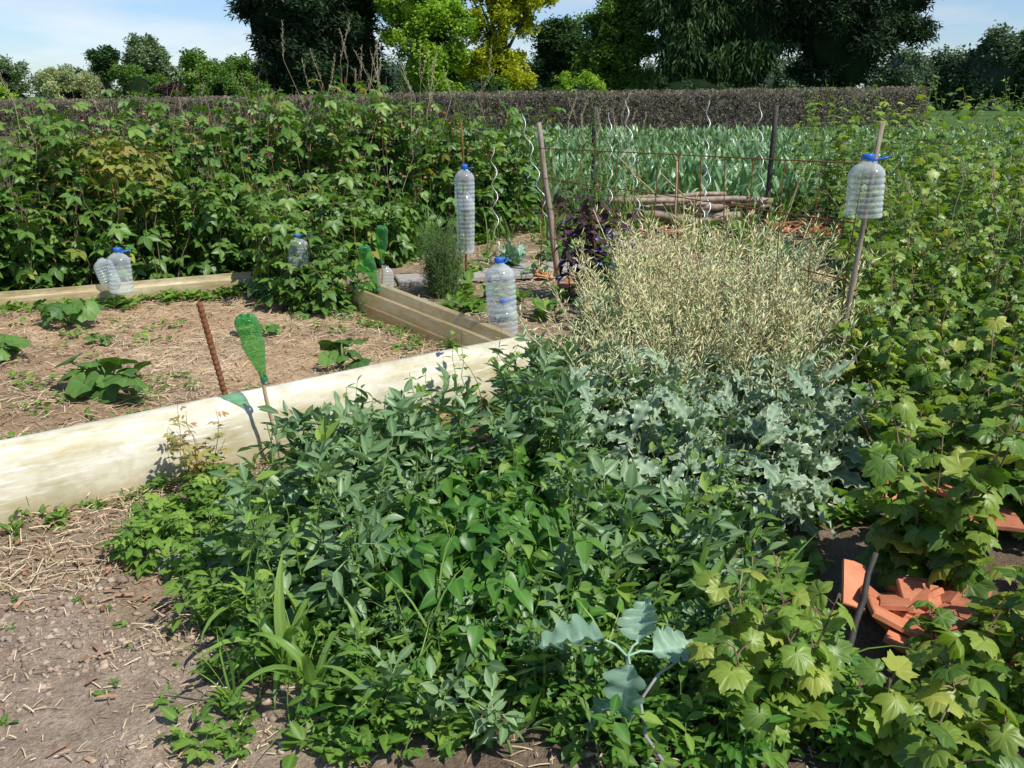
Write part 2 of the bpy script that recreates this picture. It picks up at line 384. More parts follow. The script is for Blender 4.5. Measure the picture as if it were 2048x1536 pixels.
def rosettes(mb,x,y,nl,ts,mat,sc,tilt=(.1,.9),zoff=.0,spread=.0):
    N=len(x); idx=np.repeat(np.arange(N),nl); tot=N*nl; z=gh(x,y)
    big=U(.6,1.3,N)
    pos=np.stack([x[idx]+U(-spread,spread,tot),y[idx]+U(-spread,spread,tot),z[idx]+U(0,1,tot)*zoff],-1)
    mb.instv(ts,pos,U(0,2*pi,tot),U(tilt[0],tilt[1],tot),U(-.4,.4,tot),U(sc[0],sc[1],tot)*big[idx],mat,np.clip(rng.random(tot)*.6+big[idx]*.3-.1,0,1))

# ------------------------------------------------------------ GROUND
def axis(lo,a,b,hi,step,g=1.16):
    c=list(np.arange(a,b,step)); s=step; x=b
    while x<hi: c.append(x); s*=g; x+=s
    c.append(hi); s=step; x=a-step; l=[]
    while x>lo: l.append(x); s*=g; x-=s
    l.append(lo); return np.array(l[::-1]+c)
gx=axis(-900,-4.4,3.2,900,.03); gy=axis(-60,1.3,8.2,1500,.03)
GX,GY=np.meshgrid(gx,gy); x=GX.ravel(); y=GY.ravel()
z=gh(x,y)
col=np.tile(np.array([.22,.165,.115]),(len(x),1))
def blend(m,c):
    global col
    col=col*(1-m[:,None])+np.array(c)*m[:,None]
nz=vnoise(x,y,2.5,5)-.5; nz2=vnoise(x,y,9,15)-.5
blend(sstep(4.6,5.2,y+nz)*(1-sstep(11.5,12.8,y)),(.38,.29,.185))
blend(sstep(.55,.75,vnoise(x,y,1.7,40))*.6*sstep(4.5,5,y)*(1-sstep(11.5,12.8,y)),(.10,.13,.05))
fl=sstep(-.15,.15,-(x+.95)+nz*.5)*(1-sstep(3.9,4.2,y))
blend(fl,(.37,.28,.185))
soil=(1-sstep(2.55,2.8,y+nz*.5+nz2*.1))*(1-sstep(-.55,-.2,x+nz*.4))
blend(soil,(.42,.33,.24))
bm=bedmask(x,y)
blend(bm,(.57,.40,.24))
blend(bm*sstep(.5,.7,vnoise(x,y,2.1,77))*.45,(.60,.48,.31))
blend(bm*sstep(.58,.8,vnoise(x,y,1.5,97))*.6,(.29,.21,.13))
blend(bm*sstep(.62,.8,vnoise(x,y,3.5,17))*.5,(.38,.26,.16))
blend(sstep(11.8,13,y+nz),(.12,.12,.055))
blend(sstep(39,42,y),(.075,.14,.035))
me=bpy.data.meshes.new('ground'); nx,ny=len(gx),len(gy)
V=np.stack([x,y,z],-1); ii=np.arange(nx*ny).reshape(ny,nx)
Q=np.stack([ii[:-1,:-1],ii[:-1,1:],ii[1:,1:],ii[1:,:-1]],-1).reshape(-1,4)
me.vertices.add(len(V)); me.vertices.foreach_set('co',V.astype(np.float32).ravel())
me.loops.add(len(Q)*4); me.loops.foreach_set('vertex_index',Q.astype(np.int32).ravel())
me.polygons.add(len(Q)); me.polygons.foreach_set('loop_start',(np.arange(len(Q))*4).astype(np.int32))
me.polygons.foreach_set('use_smooth',np.full(len(Q),True))
ca=me.attributes.new('col','FLOAT_COLOR','POINT'); ca.data.foreach_set('color',np.concatenate([col,np.ones((len(x),1))],1).astype(np.float32).ravel())
me.update(calc_edges=True)
gob=bpy.data.objects.new('ground',me); scene.collection.objects.link(gob)
m,nt,nd,ln=newmat('garden_soil')
a=nd.new('ShaderNodeAttribute'); a.attribute_name='col'; g=nd.new('ShaderNodeNewGeometry')
def nz_(s,d,lo,hi,r0=.3,r1=.7):
    n=nd.new('ShaderNodeTexNoise'); n.inputs['Scale'].default_value=s; n.inputs['Detail'].default_value=d; n.inputs['Roughness'].default_value=.7
    ln.new(g.outputs['Position'],n.inputs['Vector']); r=ramp(nd,[(r0,lo),(r1,hi)]); ln.new(n.outputs['Fac'],r.inputs[0]); return n,r.outputs[0]
n1,c1=nz_(9,8,(.66,.64,.62),(1.25,1.25,1.25)); n2,c2=nz_(75,5,(.60,.58,.55),(1.3,1.3,1.32)); n3,c3=nz_(1.3,3,(.88,.87,.85),(1.12,1.12,1.12))
c=mixc(nd,ln,a.outputs['Color'],c1,1.,'MULTIPLY'); c=mixc(nd,ln,c,c2,1.,'MULTIPLY'); c=mixc(nd,ln,c,c3,1.,'MULTIPLY')
b=nd.new('ShaderNodeBsdfPrincipled'); b.inputs['Roughness'].default_value=.95; b.inputs['Specular IOR Level'].default_value=.15; ln.new(c,b.inputs['Base Color'])
bp=nd.new('ShaderNodeBump'); bp.inputs['Strength'].default_value=.85; bp.inputs['Distance'].default_value=.022
ad=nd.new('ShaderNodeMath'); ad.operation='ADD'; ln.new(n1.outputs['Fac'],ad.inputs[0]); ln.new(n2.outputs['Fac'],ad.inputs[1])
ln.new(ad.outputs[0],bp.inputs['Height']); ln.new(bp.outputs[0],b.inputs['Normal'])
o=nd.new('ShaderNodeOutputMaterial'); ln.new(b.outputs[0],o.inputs[0]); me.materials.append(m)

# straw, chips and clods lying on the soil
strip=tmpl([(-.5,0,0),(.5,0,0),(.5,.5,.06),(-.5,.5,.06),(.5,1,0),(-.5,1,0)],[(0,1,2),(0,2,3),(3,2,4),(3,4,5)],[0]*6)
def straw(mb,x,y,L,W,mat,lift=.02):
    n=len(x); z=gh(x,y)+U(0.004,lift,n)
    l=U(L[0],L[1],n); w=U(W[0],W[1],n)
    mb.inst(strip,np.stack([x,y,z],-1),U(0,2*pi,n),U(-.15,.25,n),U(-.6,.6,n),np.stack([w,l,l],-1),mat)
sm=MB()
n=38000; x=U(-4.6,.1,n); y=U(2.9,7.6,n); k=(bedmask(x,y)>.8)&(rng.random(n)<.30+.9*(vnoise(x,y,2.1,77)>.45)*vnoise(x,y,5,37)); straw(sm,x[k],y[k],(.02,.11),(.002,.0045),M_straw)
n=3600; x=U(-2.6,-.9,n); y=U(2.4,3.9,n); k=(side(FA,FB,x,y)<-.05)&(y>2.5+.25*np.sin(x*7))&(vnoise(x,y,3,50)>.38); straw(sm,x[k],y[k],(.02,.11),(.002,.0045),M_straw,.03)
n=8000; x=U(-1,4,n); y=U(5.2,11.5,n); k=bedmask(x,y)<.1; straw(sm,x[k],y[k],(.04,.16),(.004,.008),M_straw,.04)
n=1100; x=U(-2.2,.9,n); y=U(1.85,2.7,n); straw(sm,x,y,(.01,.06),(.002,.004),M_straw,.015)
n=1700; x=U(-2.4,-.3,n); y=U(1.8,3.7,n); k=(side(FA,FB,x,y)<-.05)&(rng.random(n)<.06+.8*(y>2.6)); straw(sm,x[k],y[k],(.015,.06),(.005,.016),M_chip,.02)
n=1300; x=U(-4,0,n); y=U(3.5,7.4,n); k=(bedmask(x,y)>.8)&(vnoise(x,y,1.5,97)>.45); straw(sm,x[k],y[k],(.015,.06),(.006,.018),M_chip,.02)
n=420; x=U(-.5,.2,n); y=U(3.75,4.5,n); straw(sm,x,y,(.04,.16),(.008,.025),M_chip,.08)
sm.build('straw_mulch')
sm=MB()
n=15000; x=U(-2.3,.9,n); y=U(1.7,2.85,n); k=rng.random(n)<np.clip(1.3-(x+.5),.15,1)*sstep(.25,.6,vnoise(x,y,3.3,60)); x=x[k];y=y[k];n=len(x)
s=.003+.014*rng.random(n)**4.5; s=np.where(rng.random(n)<.015,s*1.7,s)
sm.instv(TRK,np.stack([x,y,gh(x,y)+s*.15],-1),U(0,6.28,n),U(-.4,.4,n),U(-.4,.4,n),s,M_clod)
n=2500; x=U(-4,0,n); y=U(2.8,7.2,n); s=.004+.014*rng.random(n)**3
sm.instv(TRK,np.stack([x,y,gh(x,y)+s*.2],-1),U(0,6.28,n),U(-.4,.4,n),U(-.4,.4,n),s,M_chip)
sm.build('soil_clods',True)

# ------------------------------------------------------------ fibreglass boards
def boardmat(name,base,light,stain,rot,tr=.15):
    m,nt,nd,ln=newmat(name)
    tc=nd.new('ShaderNodeTexCoord')
    def nn(scale,st,det,rotation):
        mp0=nd.new('ShaderNodeMapping'); mp0.inputs['Rotation'].default_value=(0,0,-rot); ln.new(tc.outputs['Object'],mp0.inputs['Vector'])
        mp=nd.new('ShaderNodeMapping'); mp.inputs['Scale'].default_value=st; mp.inputs['Rotation'].default_value=(0,rotation,0); ln.new(mp0.outputs[0],mp.inputs['Vector'])
        n=nd.new('ShaderNodeTexNoise'); n.inputs['Scale'].default_value=scale; n.inputs['Detail'].default_value=det; n.inputs['Roughness'].default_value=.65; ln.new(mp.outputs[0],n.inputs['Vector']); return n.outputs['Fac']
    a=nn(3,(.6,3,2.2),6,0); r=ramp(nd,[(.33,stain),(.47,base),(.62,light)]); ln.new(a,r.inputs[0])
    b1=nn(40,(.10,1,1.2),3,.35); r1=ramp(nd,[(.56,(0,0,0)),(.72,(1,1,1))]); ln.new(b1,r1.inputs[0])
    b2=nn(38,(.10,1,1.2),3,-.5); r2=ramp(nd,[(.58,(0,0,0)),(.74,(1,1,1))]); ln.new(b2,r2.inputs[0])
    c=mixc(nd,ln,r.outputs[0],tuple(min(.9,v*1.2+.05) for v in light),r1.outputs[0]); c=mixc(nd,ln,c,tuple(min(.9,v*1.2+.05) for v in light),r2.outputs[0])
    sp=nd.new('ShaderNodeSeparateXYZ'); ln.new(tc.outputs['Object'],sp.inputs[0])
    rz=ramp(nd,[(0,(.5,.42,.3)),(.12,(.9,.86,.78)),(.22,(1,1,1))])
    w=nn(4,(1,1,1),4,0); ma=nd.new('ShaderNodeMath'); ma.operation='MULTIPLY_ADD'; ln.new(w,ma.inputs[0]); ma.inputs[1].default_value=-.12; ln.new(sp.outputs[2],ma.inputs[2])
    ma2=nd.new('ShaderNodeMath'); ma2.operation='ADD'; ma2.inputs[1].default_value=.08; ln.new(ma.outputs[0],ma2.inputs[0]); ln.new(ma2.outputs[0],rz.inputs[0])
    c=mixc(nd,ln,c,rz.outputs[0],1.,'MULTIPLY')
    s1=nn(7,(1,1,1.6),6,0); rs=ramp(nd,[(.48,(0,0,0)),(.68,(.55,.55,.55))]); ln.new(s1,rs.inputs[0]); c=mixc(nd,ln,c,tuple(v*.8 for v in stain),rs.outputs[0])
    b=nd.new('ShaderNodeBsdfPrincipled'); b.inputs['Roughness'].default_value=.5; ln.new(c,b.inputs['Base Color'])
    bp=nd.new('ShaderNodeBump'); bp.inputs['Strength'].default_value=.25; bp.inputs['Distance'].default_value=.004; ln.new(b1,bp.inputs['Height']); ln.new(bp.outputs[0],b.inputs['Normal'])
    t=nd.new('ShaderNodeBsdfTranslucent'); ln.new(c,t.inputs[0]); ms=nd.new('ShaderNodeMixShader'); ms.inputs[0].default_value=tr
    ln.new(b.outputs[0],ms.inputs[1]); ln.new(t.outputs[0],ms.inputs[2]); o=nd.new('ShaderNodeOutputMaterial'); ln.new(ms.outputs[0],o.inputs[0]); return m
def board(name,A,B,prof,mat,th=.006,hs=(1,1),n=40,wob=.012,zb=-.03,smooth=True,sheet=False):
    A=np.array(A);B=np.array(B); L=np.linalg.norm(B-A); d=(B-A)/L; nrm=np.array([d[1],-d[0]])
    pr=np.array(prof,float); tg=np.gradient(pr,axis=0); tg/=np.linalg.norm(tg,axis=1,keepdims=True); nn=np.stack([tg[:,1],-tg[:,0]],-1)
    # a translucent glass-fibre sheet is modelled as its single shell so that sunlight passes through once
    loop=pr if sheet else np.concatenate([pr+nn*th/2,(pr-nn*th/2)[::-1]]); k=len(loop); V=[]
    for i in range(n+1):
        t=i/n; P=A+d*L*t; w=wob*(math.sin(t*L*1.9+A[0]*3)+.5*math.sin(t*L*4.7)); hh=hs[0]*(1-t)+hs[1]*t+.012*math.sin(t*L*2.6)
        for q in loop:
            lean=w*(q[1]/.3)
            V.append((P[0]+nrm[0]*(q[0]+lean),P[1]+nrm[1]*(q[0]+lean),zb+q[1]*hh))
    F=[]
    for i in range(n):
        for j in range(k-1 if sheet else k):
            a=i*k+j;b=i*k+(j+1)%k; F+=[(a,b,b+k),(a,b+k,a+k)]
    if not sheet:
        for base in (0,n*k):
            for j in range(k//2-1): F+=[(base+j,base+j+1,base+k-2-j),(base+j,base+k-2-j,base+k-1-j)]
    mb=MB(); mb.raw(V,F,mat); return mb.build(name,smooth)
prof_f=[(.03,0),(.028,.06),(.02,.13),(.008,.2),(-.012,.26),(-.035,.305),(-.06,.335),(-.085,.35),(-.11,.352),(-.13,.34),(-.142,.32),(-.145,.30)]
fang=math.atan2(FB[1]-FA[1],FB[0]-FA[0])
board('raised_bed_board',FA,FB,prof_f,boardmat('fibreglass_cream',(.68,.63,.45),(.82,.79,.65),(.50,.43,.22),fang),hs=(1.02,1.0),n=70)
rang=math.atan2(RB[1]-RA[1],RB[0]-RA[0]); M_gold=boardmat('fibreglass_golden',(.86,.68,.36),(.92,.80,.52),(.72,.53,.24),rang,.5)
# this board leans outward, so that its inner face catches the sky and some sun
prof_in=[(-.03,0),(-.012,.045),(.004,.09),(.02,.135),(.02,.15),(.004,.158),(.006,.17),(.016,.20),(.028,.235),(.04,.245)]
board('raised_bed_board',RA,RB,prof_in,M_gold,hs=(1.05,1.05),n=40,wob=.008,smooth=False,sheet=True)
nr=np.array([RB[1]-RA[1],-(RB[0]-RA[0])]); nr=nr/np.linalg.norm(nr)
dr=(RB-RA)/np.linalg.norm(RB-RA)
board('raised_bed_board',RA+nr*.09+dr*.12,RA+nr*.07+dr*2.0,[(0,0),(.03,.1),(.06,.2),(.08,.255),(.10,.27)],M_gold,hs=(1.02,1.12),n=40,wob=.008,smooth=False,sheet=True)
lang=math.atan2(LB[1]-LA[1],LB[0]-LA[0])
board('raised_bed_board',LA,LB,[(.0,0),(.0,.1),(.0,.2),(-.004,.235),(-.03,.25),(-.034,.27),(-.034,.30)],boardmat('fibreglass_aged',(.52,.42,.23),(.66,.57,.36),(.38,.29,.14),lang),hs=(.80,.86),n=50,smooth=False)

# ------------------------------------------------------------ jugs, bottles
def lathe(mb,prof,mat,M=np.eye(3),O=(0,0,0),n=24,sq=0.):
    pr=np.array(prof,float); th=np.arange(n)*2*pi/n; V=[]
    f=1+sq*np.cos(4*th)*-1
    for r,zz in pr:
        V.append(np.stack([r*f*np.cos(th),r*f*np.sin(th),np.full(n,zz)],-1))
    V=np.concatenate(V)@np.asarray(M).T+np.array(O); F=[]
    for i in range(len(pr)-1):
        for j in range(n):
            a=i*n+j;b=i*n+(j+1)%n; F+=[(a,b,b+n),(a,b+n,a+n)]
    mb.raw(V,F,mat)
def orient(axis,spin_=0.):
    z_=np.array(axis,float); z_/=np.linalg.norm(z_); r=np.array([math.cos(spin_),math.sin(spin_),0]); x_=np.cross(r,z_); x_/=np.linalg.norm(x_); y_=np.cross(z_,x_)
    return np.stack([x_,y_,z_],1)
def jug(mb,O,axis=(0,0,1),h=.33,r=.08,openb=False,sp=0.,cap=True,k=7):
    M=orient(axis,sp); pr=[]
    if not openb: pr+=[(.001,.012),(r*.6,.0),(r*.93,.0)]
    zz=.006
    bodyh=h*.66
    for i in range(k):
        z0=zz+bodyh*i/k; d=bodyh/k
        pr+=[(r,z0+.1*d),(r*1.0,z0+.55*d),(r*.95,z0+.72*d),(r*.95,z0+.85*d)]
    pr+=[(r*.98,bodyh+.01),(r*.99,h*.72),(r*.9,h*.79),(r*.68,h*.86),(r*.42,h*.91),(.025,h*.94),(.024,h*.965)]
    lathe(mb,pr,M_clear,M,O,28,.035)
    if cap:
        lathe(mb,[(.028,h*.955),(.030,h*.96),(.030,h*1.03),(.026,h*1.045),(.001,h*1.045)],M_blue,M,O,16)
        t=np.linspace(0,2*pi,20); loop=np.stack([.045+.052*np.cos(t),.028*np.sin(t),h*.955+.012*np.cos(t)+0*t],-1)@M.T+np.array(O)
        mb.tubes(loop,.0045,M_blue,5)
def pole(mb,P0,P1,r0,r1,mat,n=8,wob=.006,sides=7):
    t=np.linspace(0,1,n)[:,None]; P=np.array(P0)*(1-t)+np.array(P1)*t; P=P+U(-wob,wob,P.shape)*[1,1,0]
    R=(r0*(1-t)+r1*t)[:,0]; P=np.concatenate([P[:1]-[0,0,.0005],P,P[-1:]+[0,0,.0005]]); R=np.concatenate([[.0005],R,[.0005]])
    mb.tubes(P,R[None],mat,sides)
mb=MB(); jug(mb,(-.060,5.62,.03),(0.02,0,1),.36,.094,sp=2.5,cap=True); jug(mb,(-.062,5.62,.29),(-.06,.02,1),.365,.096,True,sp=2.6); mb.build('water_jug')
mb=MB(); jug(mb,(1.765,4.5,1.065),(-.04,0,1),.30,.092,True,sp=1.2); mb.build('water_jug')
mb=MB(); pole(mb,(1.70,4.5,0),(1.80,4.5,1.52),.017,.012,M_wood); mb.build('garden_stake')
mb=MB(); jug(mb,(-.42,8.0,.30),(.02,0,1),.56,.080,False,sp=1.,cap=False,k=10); jug(mb,(-.42,8.0,.68),(0,0,1),.38,.088,True,sp=1.); mb.build('water_jug')
mb=MB(); pole(mb,(-.41,8.0,0),(-.44,8.0,1.42),.011,.009,M_rust); mb.build('garden_stake')
mb=MB(); jug(mb,(-3.03,6.78,.2),(.02,0,1),.33,.092,False,sp=2.); mb.build('water_jug')
mb=MB(); jug(mb,(-3.20,7.0,.2),(-.35,.1,1),.24,.08,False,sp=2.,cap=False); mb.build('water_jug')
mb=MB(); jug(mb,(-1.68,6.92,.36),(.05,0,1),.26,.08,True,sp=2.); mb.build('water_jug')
mb=MB(); jug(mb,(-1.06,7.35,.04),(.02,0,1),.27,.065,False,sp=2.,cap=False); mb.build('water_jug')
def gbottle(O,axis,h=.31,r=.05):
    mb=MB(); M=orient(axis)
    lathe(mb,[(.014,0),(.0145,.03),(.018,.04),(.026,.075),(r*.8,.13),(r,.17),(r,.185),(r*.94,.195),(r*.94,.24),(r,.25),(r,.275),(r*.93,.29),(r*.72,.302),(r*.35,.296),(.001,.285)],M_green,M*np.array([1,1,h/.30]),O,20)
    lathe(mb,[(.017,-.002),(.017,.02),(.016,.022)],M_gcap,M,O,14)
    for k in range(5):
        t=2*pi*k/5
        lathe(mb,[(.001,.014),(.010,.010),(.014,-.002),(.012,-.012)],M_green,M,np.array(O)+M@np.array([.028*math.cos(t),.028*math.sin(t),h*.99]),8)
    return mb.build('green_bottle')
gbottle((-1.112,3.80,.43),(-.17,-.12,1)); mb=MB(); pole(mb,(-1.06,3.80,0),(-1.122,3.79,.48),.010,.008,M_bam); mb.build('garden_stake')
gbottle((-1.03,6.72,.22),(-.28,-.05,1),.36); mb=MB(); pole(mb,(-.97,6.72,0),(-1.045,6.72,.28),.009,.008,M_rust); mb.build('garden_stake')
gbottle((-1.07,7.25,.34),(.05,-.05,1),.30); mb=MB(); pole(mb,(-1.07,7.25,0),(-1.07,7.25,.40),.009,.008,M_bam); mb.build('garden_stake')
mb=MB(); K=150; t=np.linspace(0,1,K); P=np.stack([-1.32-.135*t,4.02+.02*t,-.02+.76*t],-1); R=.0125+.0032*(np.sin(t*K*1.25)>0); R[-1]=.001; mb.tubes(P,R[None],M_rust,9,.5); mb.build('rebar_stake')

# ------------------------------------------------------------ mesh panel, posts, spirals, logs
mb=MB(); A=np.array([.26,8.25]); B=np.array([1.74,4.52]); nv=14
def mp(t,zz): 
    s=.02*math.sin(t*9+zz*3); return (A[0]*(1-t)+B[0]*t+s,A[1]*(1-t)+B[1]*t,zz)
def top(t): return 1.20+.13*t
for i in range(nv+1):
    t=i/nv; mb.tubes([mp(t,zz) for zz in np.linspace(.12,top(t),6)],.0038,M_rust,4)
for q in range(5):
    mb.tubes([mp(t,.16+(top(t)-.16)*q/4) for t in np.linspace(0,1,16)],.0038,M_rust,4)
mb.build('wire_mesh_trellis')
mb=MB(); pole(mb,(.44,8.3,0),(.235,8.3,1.42),.032,.024,M_wood,10,.008); mb.build('wooden_post')
for (px,py,pz,r) in ((3.43,12.1,1.53,.042),(1.24,14,1.5,.04),(-1.95,13.5,1.35,.04),(-5.2,12.8,1.4,.04)):
    mb=MB(); pole(mb,(px,py,0),(px+.01,py,pz),r,r*.95,M_dark,5,.003,4); mb.build('fence_post')
mb=MB()
for zz in (.7,1.05,1.4): mb.tubes([(-9,12.6,zz),(-5.2,12.8,zz-.02),(-1.95,13.5,zz-.03),(1.24,14,zz),(3.43,12.1,zz+.02),(9,11.5,zz)],.0025,M_dark,3)
mb.build('wire_fence')
def spiral(x0,y0,z0,x1,y1,z1,pitch=.26,amp=.03,ph=0.):
    mb=MB(); n=90; t=np.linspace(0,1,n); L=math.dist((x0,y0,z0),(x1,y1,z1)); a=t*L/pitch*2*pi+ph; e=np.minimum(1,(1-t)*6+.2)
    P=np.stack([x0+(x1-x0)*t+amp*np.cos(a)*e,y0+(y1-y0)*t+amp*np.sin(a)*e,z0+(z1-z0)*t],-1); mb.tubes(P,.0052,M_galv,5); mb.build('spiral_tomato_stake')
for q in ((-.17,9.8,.05,-.2,9.8,1.13),(.48,9.2,.0,.10,9.2,1.47),(1.16,10.5,0,1.10,10.5,1.47),(1.52,10.4,0,1.27,10.4,1.6),(2.25,10.6,0,2.24,10.6,1.6),(2.98,10.6,0,2.82,10.6,1.58),(1.9,8.6,0,1.85,8.6,1.0)): spiral(*q,ph=q[0]*5)
mb=MB()
for i in range(22):
    r=random.uniform(.012,.05); x0=1.15+random.uniform(0,.7); x1=3.7-random.uniform(0,.9); zz=.04+.34*(i/22)+random.uniform(-.02,.02); yy=12+random.uniform(-.3,.25)-(.15 if i<8 else 0)
    if i%3==0: x1=x0+random.uniform(.8,1.4)
    if i%4==1: x0=x1-random.uniform(.8,1.5)
    sl=random.uniform(-.12,.12)
    P=[(x0+(x1-x0)*t,yy+random.uniform(-.04,.04)+.2*t*random.uniform(-1,1),max(.02,zz+sl*(t-.5)+random.uniform(-.03,.03))) for t in np.linspace(0,1,6)]
    P=[P[0]]+P+[P[-1]]; P[0]=(P[0][0]-.001,)+P[0][1:]; P[-1]=(P[-1][0]+.001,)+P[-1][1:]
    mb.tubes(P,np.array([[.0005]+[r]*6+[.0005]]),M_log,8)
mb.build('log_pile')
mb=MB()
for a,b in (((3.3,11,0),(3.55,11,.85)),((3.9,10.5,0),(3.88,10.5,.6)),((2.1,11.8,.2),(1.3,11.6,.95)),((2.6,11.9,.1),(1.9,11.6,.7)),((1.75,9.5,0),(1.72,9.5,1.0))): pole(mb,a,b,.014,.009,M_bam,6,.01,5)
mb.build('bean_sticks')
def slab(mb,c,size,yaw,mat,tilt=0.,th=.04,rnd=.5):
    r=np.random.default_rng(int(abs(c[0]*1000+c[1]*77))); sx,sy=size
    v=[];n=8
    out=[(-1,-1),(0,-1.02),(1,-1),(1.02,0),(1,1),(0,1),(-1,1),(-1,0)]
    out=[(a+r.uniform(-.06,.06),b+r.uniform(-.06,.06)) for a,b in out]
    for zz,s in ((0,1),(th*.8,1),(th,.96)): v+=[(a*s*sx/2,b*s*sy/2,zz) for a,b in out]
    v.append((0,0,th)); R=rotm(np.array([yaw]),np.array([tilt]),np.array([tilt*.5]))[0]; v=np.array(v)@R.T+np.array(c); f=[]
    for k in range(2):
        for j in range(n): a=k*n+j;b=k*n+(j+1)%n; f+=[(a,b,b+n),(a,b+n,a+n)]
    f+=[(16+j,16+(j+1)%n,24) for j in range(n)]
    mb.raw(v,f,mat,rnd)
mb=MB()
for c,s,yw in (((-1.22,3.02,-.02),(.30,.20),.6),((-.93,3.42,-.02),(.34,.24),.65),((.42,5.45,0),(.42,.36),.2),((.75,5.75,0),(.4,.4),.3),((-.15,8.35,.02),(.6,.4),.25),((.4,8.65,.02),(.6,.4),.25),((-.75,8.1,.02),(.6,.4),.25),((.05,4.35,0),(.3,.3),.6)): slab(mb,c,s,yw,M_slab)
mb.build('paving_slabs',False)
mb=MB()
def shards(cx,cy,rx,ry,n,s,zz=.0):
    for i in range(n):
        x_=cx+random.gauss(0,rx); y_=cy+random.gauss(0,ry); slab(mb,(x_,y_,zz+random.uniform(0,.06)),(random.uniform(*s),random.uniform(*s)),random.uniform(0,3),M_terra,random.uniform(-.6,.6),.018,random.random())
shards(1.38,2.42,.14,.16,44,(.07,.18),.03); shards(1.62,2.95,.10,.12,26,(.07,.16),.12); shards(4.0,11.4,.35,.25,36,(.1,.25)); shards(1.9,11.3,.5,.25,22,(.1,.25)); shards(1.5,7.6,.4,.5,16,(.08,.2)); shards(.6,7.9,.2,.3,6,(.08,.18))
mb.build('broken_terracotta_tiles',False)

# ------------------------------------------------------------ raspberry row
def rowpts(pts,n,wd):
    pts=np.array(pts,float); seg=np.linalg.norm(np.diff(pts,axis=0),axis=1); cs=np.concatenate([[0],np.cumsum(seg)]); t=U(0,cs[-1],n)
    x=np.interp(t,cs,pts[:,0]); y=np.interp(t,cs,pts[:,1])+U(-wd,wd,n); return x+U(-.1,.1,n),y
mb=MB()
x,y=rowpts([(-6.2,7.6),(-4.4,8.0),(-2.8,9.0),(-1.0,10.5),(.2,11.0)],390,.55)
H=np.interp(x,[-6,-4.3,-3.6,-3.0,-1.5,-.4,.3],[1.26,1.32,1.60,1.66,1.60,1.52,1.40])+.12*np.sin(x*2.7)+.08*np.sin(x*7)+U(-.32,.12,len(x))
grow(mb,x,y,H,.3,15,[TR3,TR5],M_rasp,(.18,.31),(-.8,.35),s0=.12,stemr=.006,stemmat=M_cane,mat2=M_raspy,f2=.03,roll=.5)
x,y=rowpts([(-5.2,7.0),(-3.6,7.45),(-2.2,8.25),(-1.0,9.4)],170,.2)
grow(mb,x,y,U(.5,1.15,len(x)),.4,12,[TR3,TR5],M_rasp,(.16,.28),(-.8,.35),s0=.05,stemr=.005,stemmat=M_cane,mat2=M_raspy,f2=.02,roll=.5)
n=22; x=U(-4.0,-3.0,n); y=U(7.6,8.2,n); grow(mb,x,y,U(1.15,1.45,n),.3,12,[TR3],M_raspy,(.16,.24),(-.7,.3),s0=.6,stemr=.005,stemmat=M_cane)
n=34; x=-1.72+rng.normal(0,.22,n); y=7.2+rng.normal(0,.16,n); grow(mb,x,y,U(.45,1.0,n),.45,11,[TR3,TR5],M_rasp,(.16,.26),(-.75,.3),s0=.05,stemr=.005,stemmat=M_cane)
n=18; x=-1.48+rng.normal(0,.16,n); y=6.75+rng.normal(0,.12,n); grow(mb,x,y,U(.2,.42,n),.6,9,[TR3],M_rasp,(.14,.22),(-.6,.3),s0=.05,stemr=.004,stemmat=M_cane)
n=160; x=U(-4,0,n); y=np.interp(x,[-4,-1,0],[7.7,9.8,10.2])+U(-.2,.3,n); mb.instv(TRK,np.stack([x,y,U(.8,1.5,n)],-1),0.,0.,0.,U(.012,.02,n),M_terra)
mb.build('raspberry_row')
mb=MB()
x,y=rowpts([(-6.5,6.6),(-4.4,7.3)],150,.4)
grow(mb,x,y,U(.8,1.35,len(x)),.15,24,[ovn],M_nettle,(.10,.17),(-.7,.3),s0=.1,stemr=.004,stemmat=M_stem)
x,y=rowpts([(-4.0,9.6),(1.2,11.4)],90,.4); grow(mb,x,y,U(1.2,1.75,len(x)),.15,24,[ovn],M_nettle,(.08,.15),(-.7,.3),s0=.1,stemr=.004,stemmat=M_stem)
x,y=rowpts([(0,11.2),(2.0,12.6)],40,.3); grow(mb,x,y,U(.5,1.2,len(x)),.2,20,[ovn],M_nettle,(.08,.14),(-.7,.3),s0=.1,stemr=.004,stemmat=M_stem)
mb.build('nettle_patch')
mb=MB(); n=40; x,y=rowpts([(-4.4,8.2),(-2.8,9.0),(-.5,10.5)],n,.4); grow(mb,x,y,U(1.5,1.95,n),.16,7,[spin],M_cane,(.03,.06),(.2,1.1),s0=.6,stemr=.005,stemmat=M_cane)
mb.build('dead_canes')
mb=MB()
def seedgrass(x,y,H,lean=.25):
    n=len(x); grow(mb,x,y,H,lean,40,[spin],M_grass,(.035,.065),(.8,1.45),s0=.84,stemr=.0035,stemmat=M_grass,taper=.3,yawj=2,nod=.04)
    rosettes(mb,x,y,5,TG,M_weed,(.5,.8),(-.1,.3))
n=26; x,y=rowpts([(-2.0,9.9),(-1.2,10.3),(-.5,10.9)],n,.5); seedgrass(x,y,U(1.85,2.5,n),.3)
n=8; x,y=rowpts([(-4.5,8),(-3,9)],n,.3); seedgrass(x,y,U(1.5,2.0,n))
n=16; x=U(.4,1.6,n); y=U(10.5,12,n); seedgrass(x,y,U(1.2,1.75,n))
n=16; x=U(2.8,4.6,n); y=U(4.8,7.5,n); seedgrass(x,y,U(1.0,1.5,n))
n=70; x=U(-.5,3.5,n); y=U(8.6,12,n); rosettes(mb,x,y,9,TG,M_weed,(.25,.6),(-.2,.3))
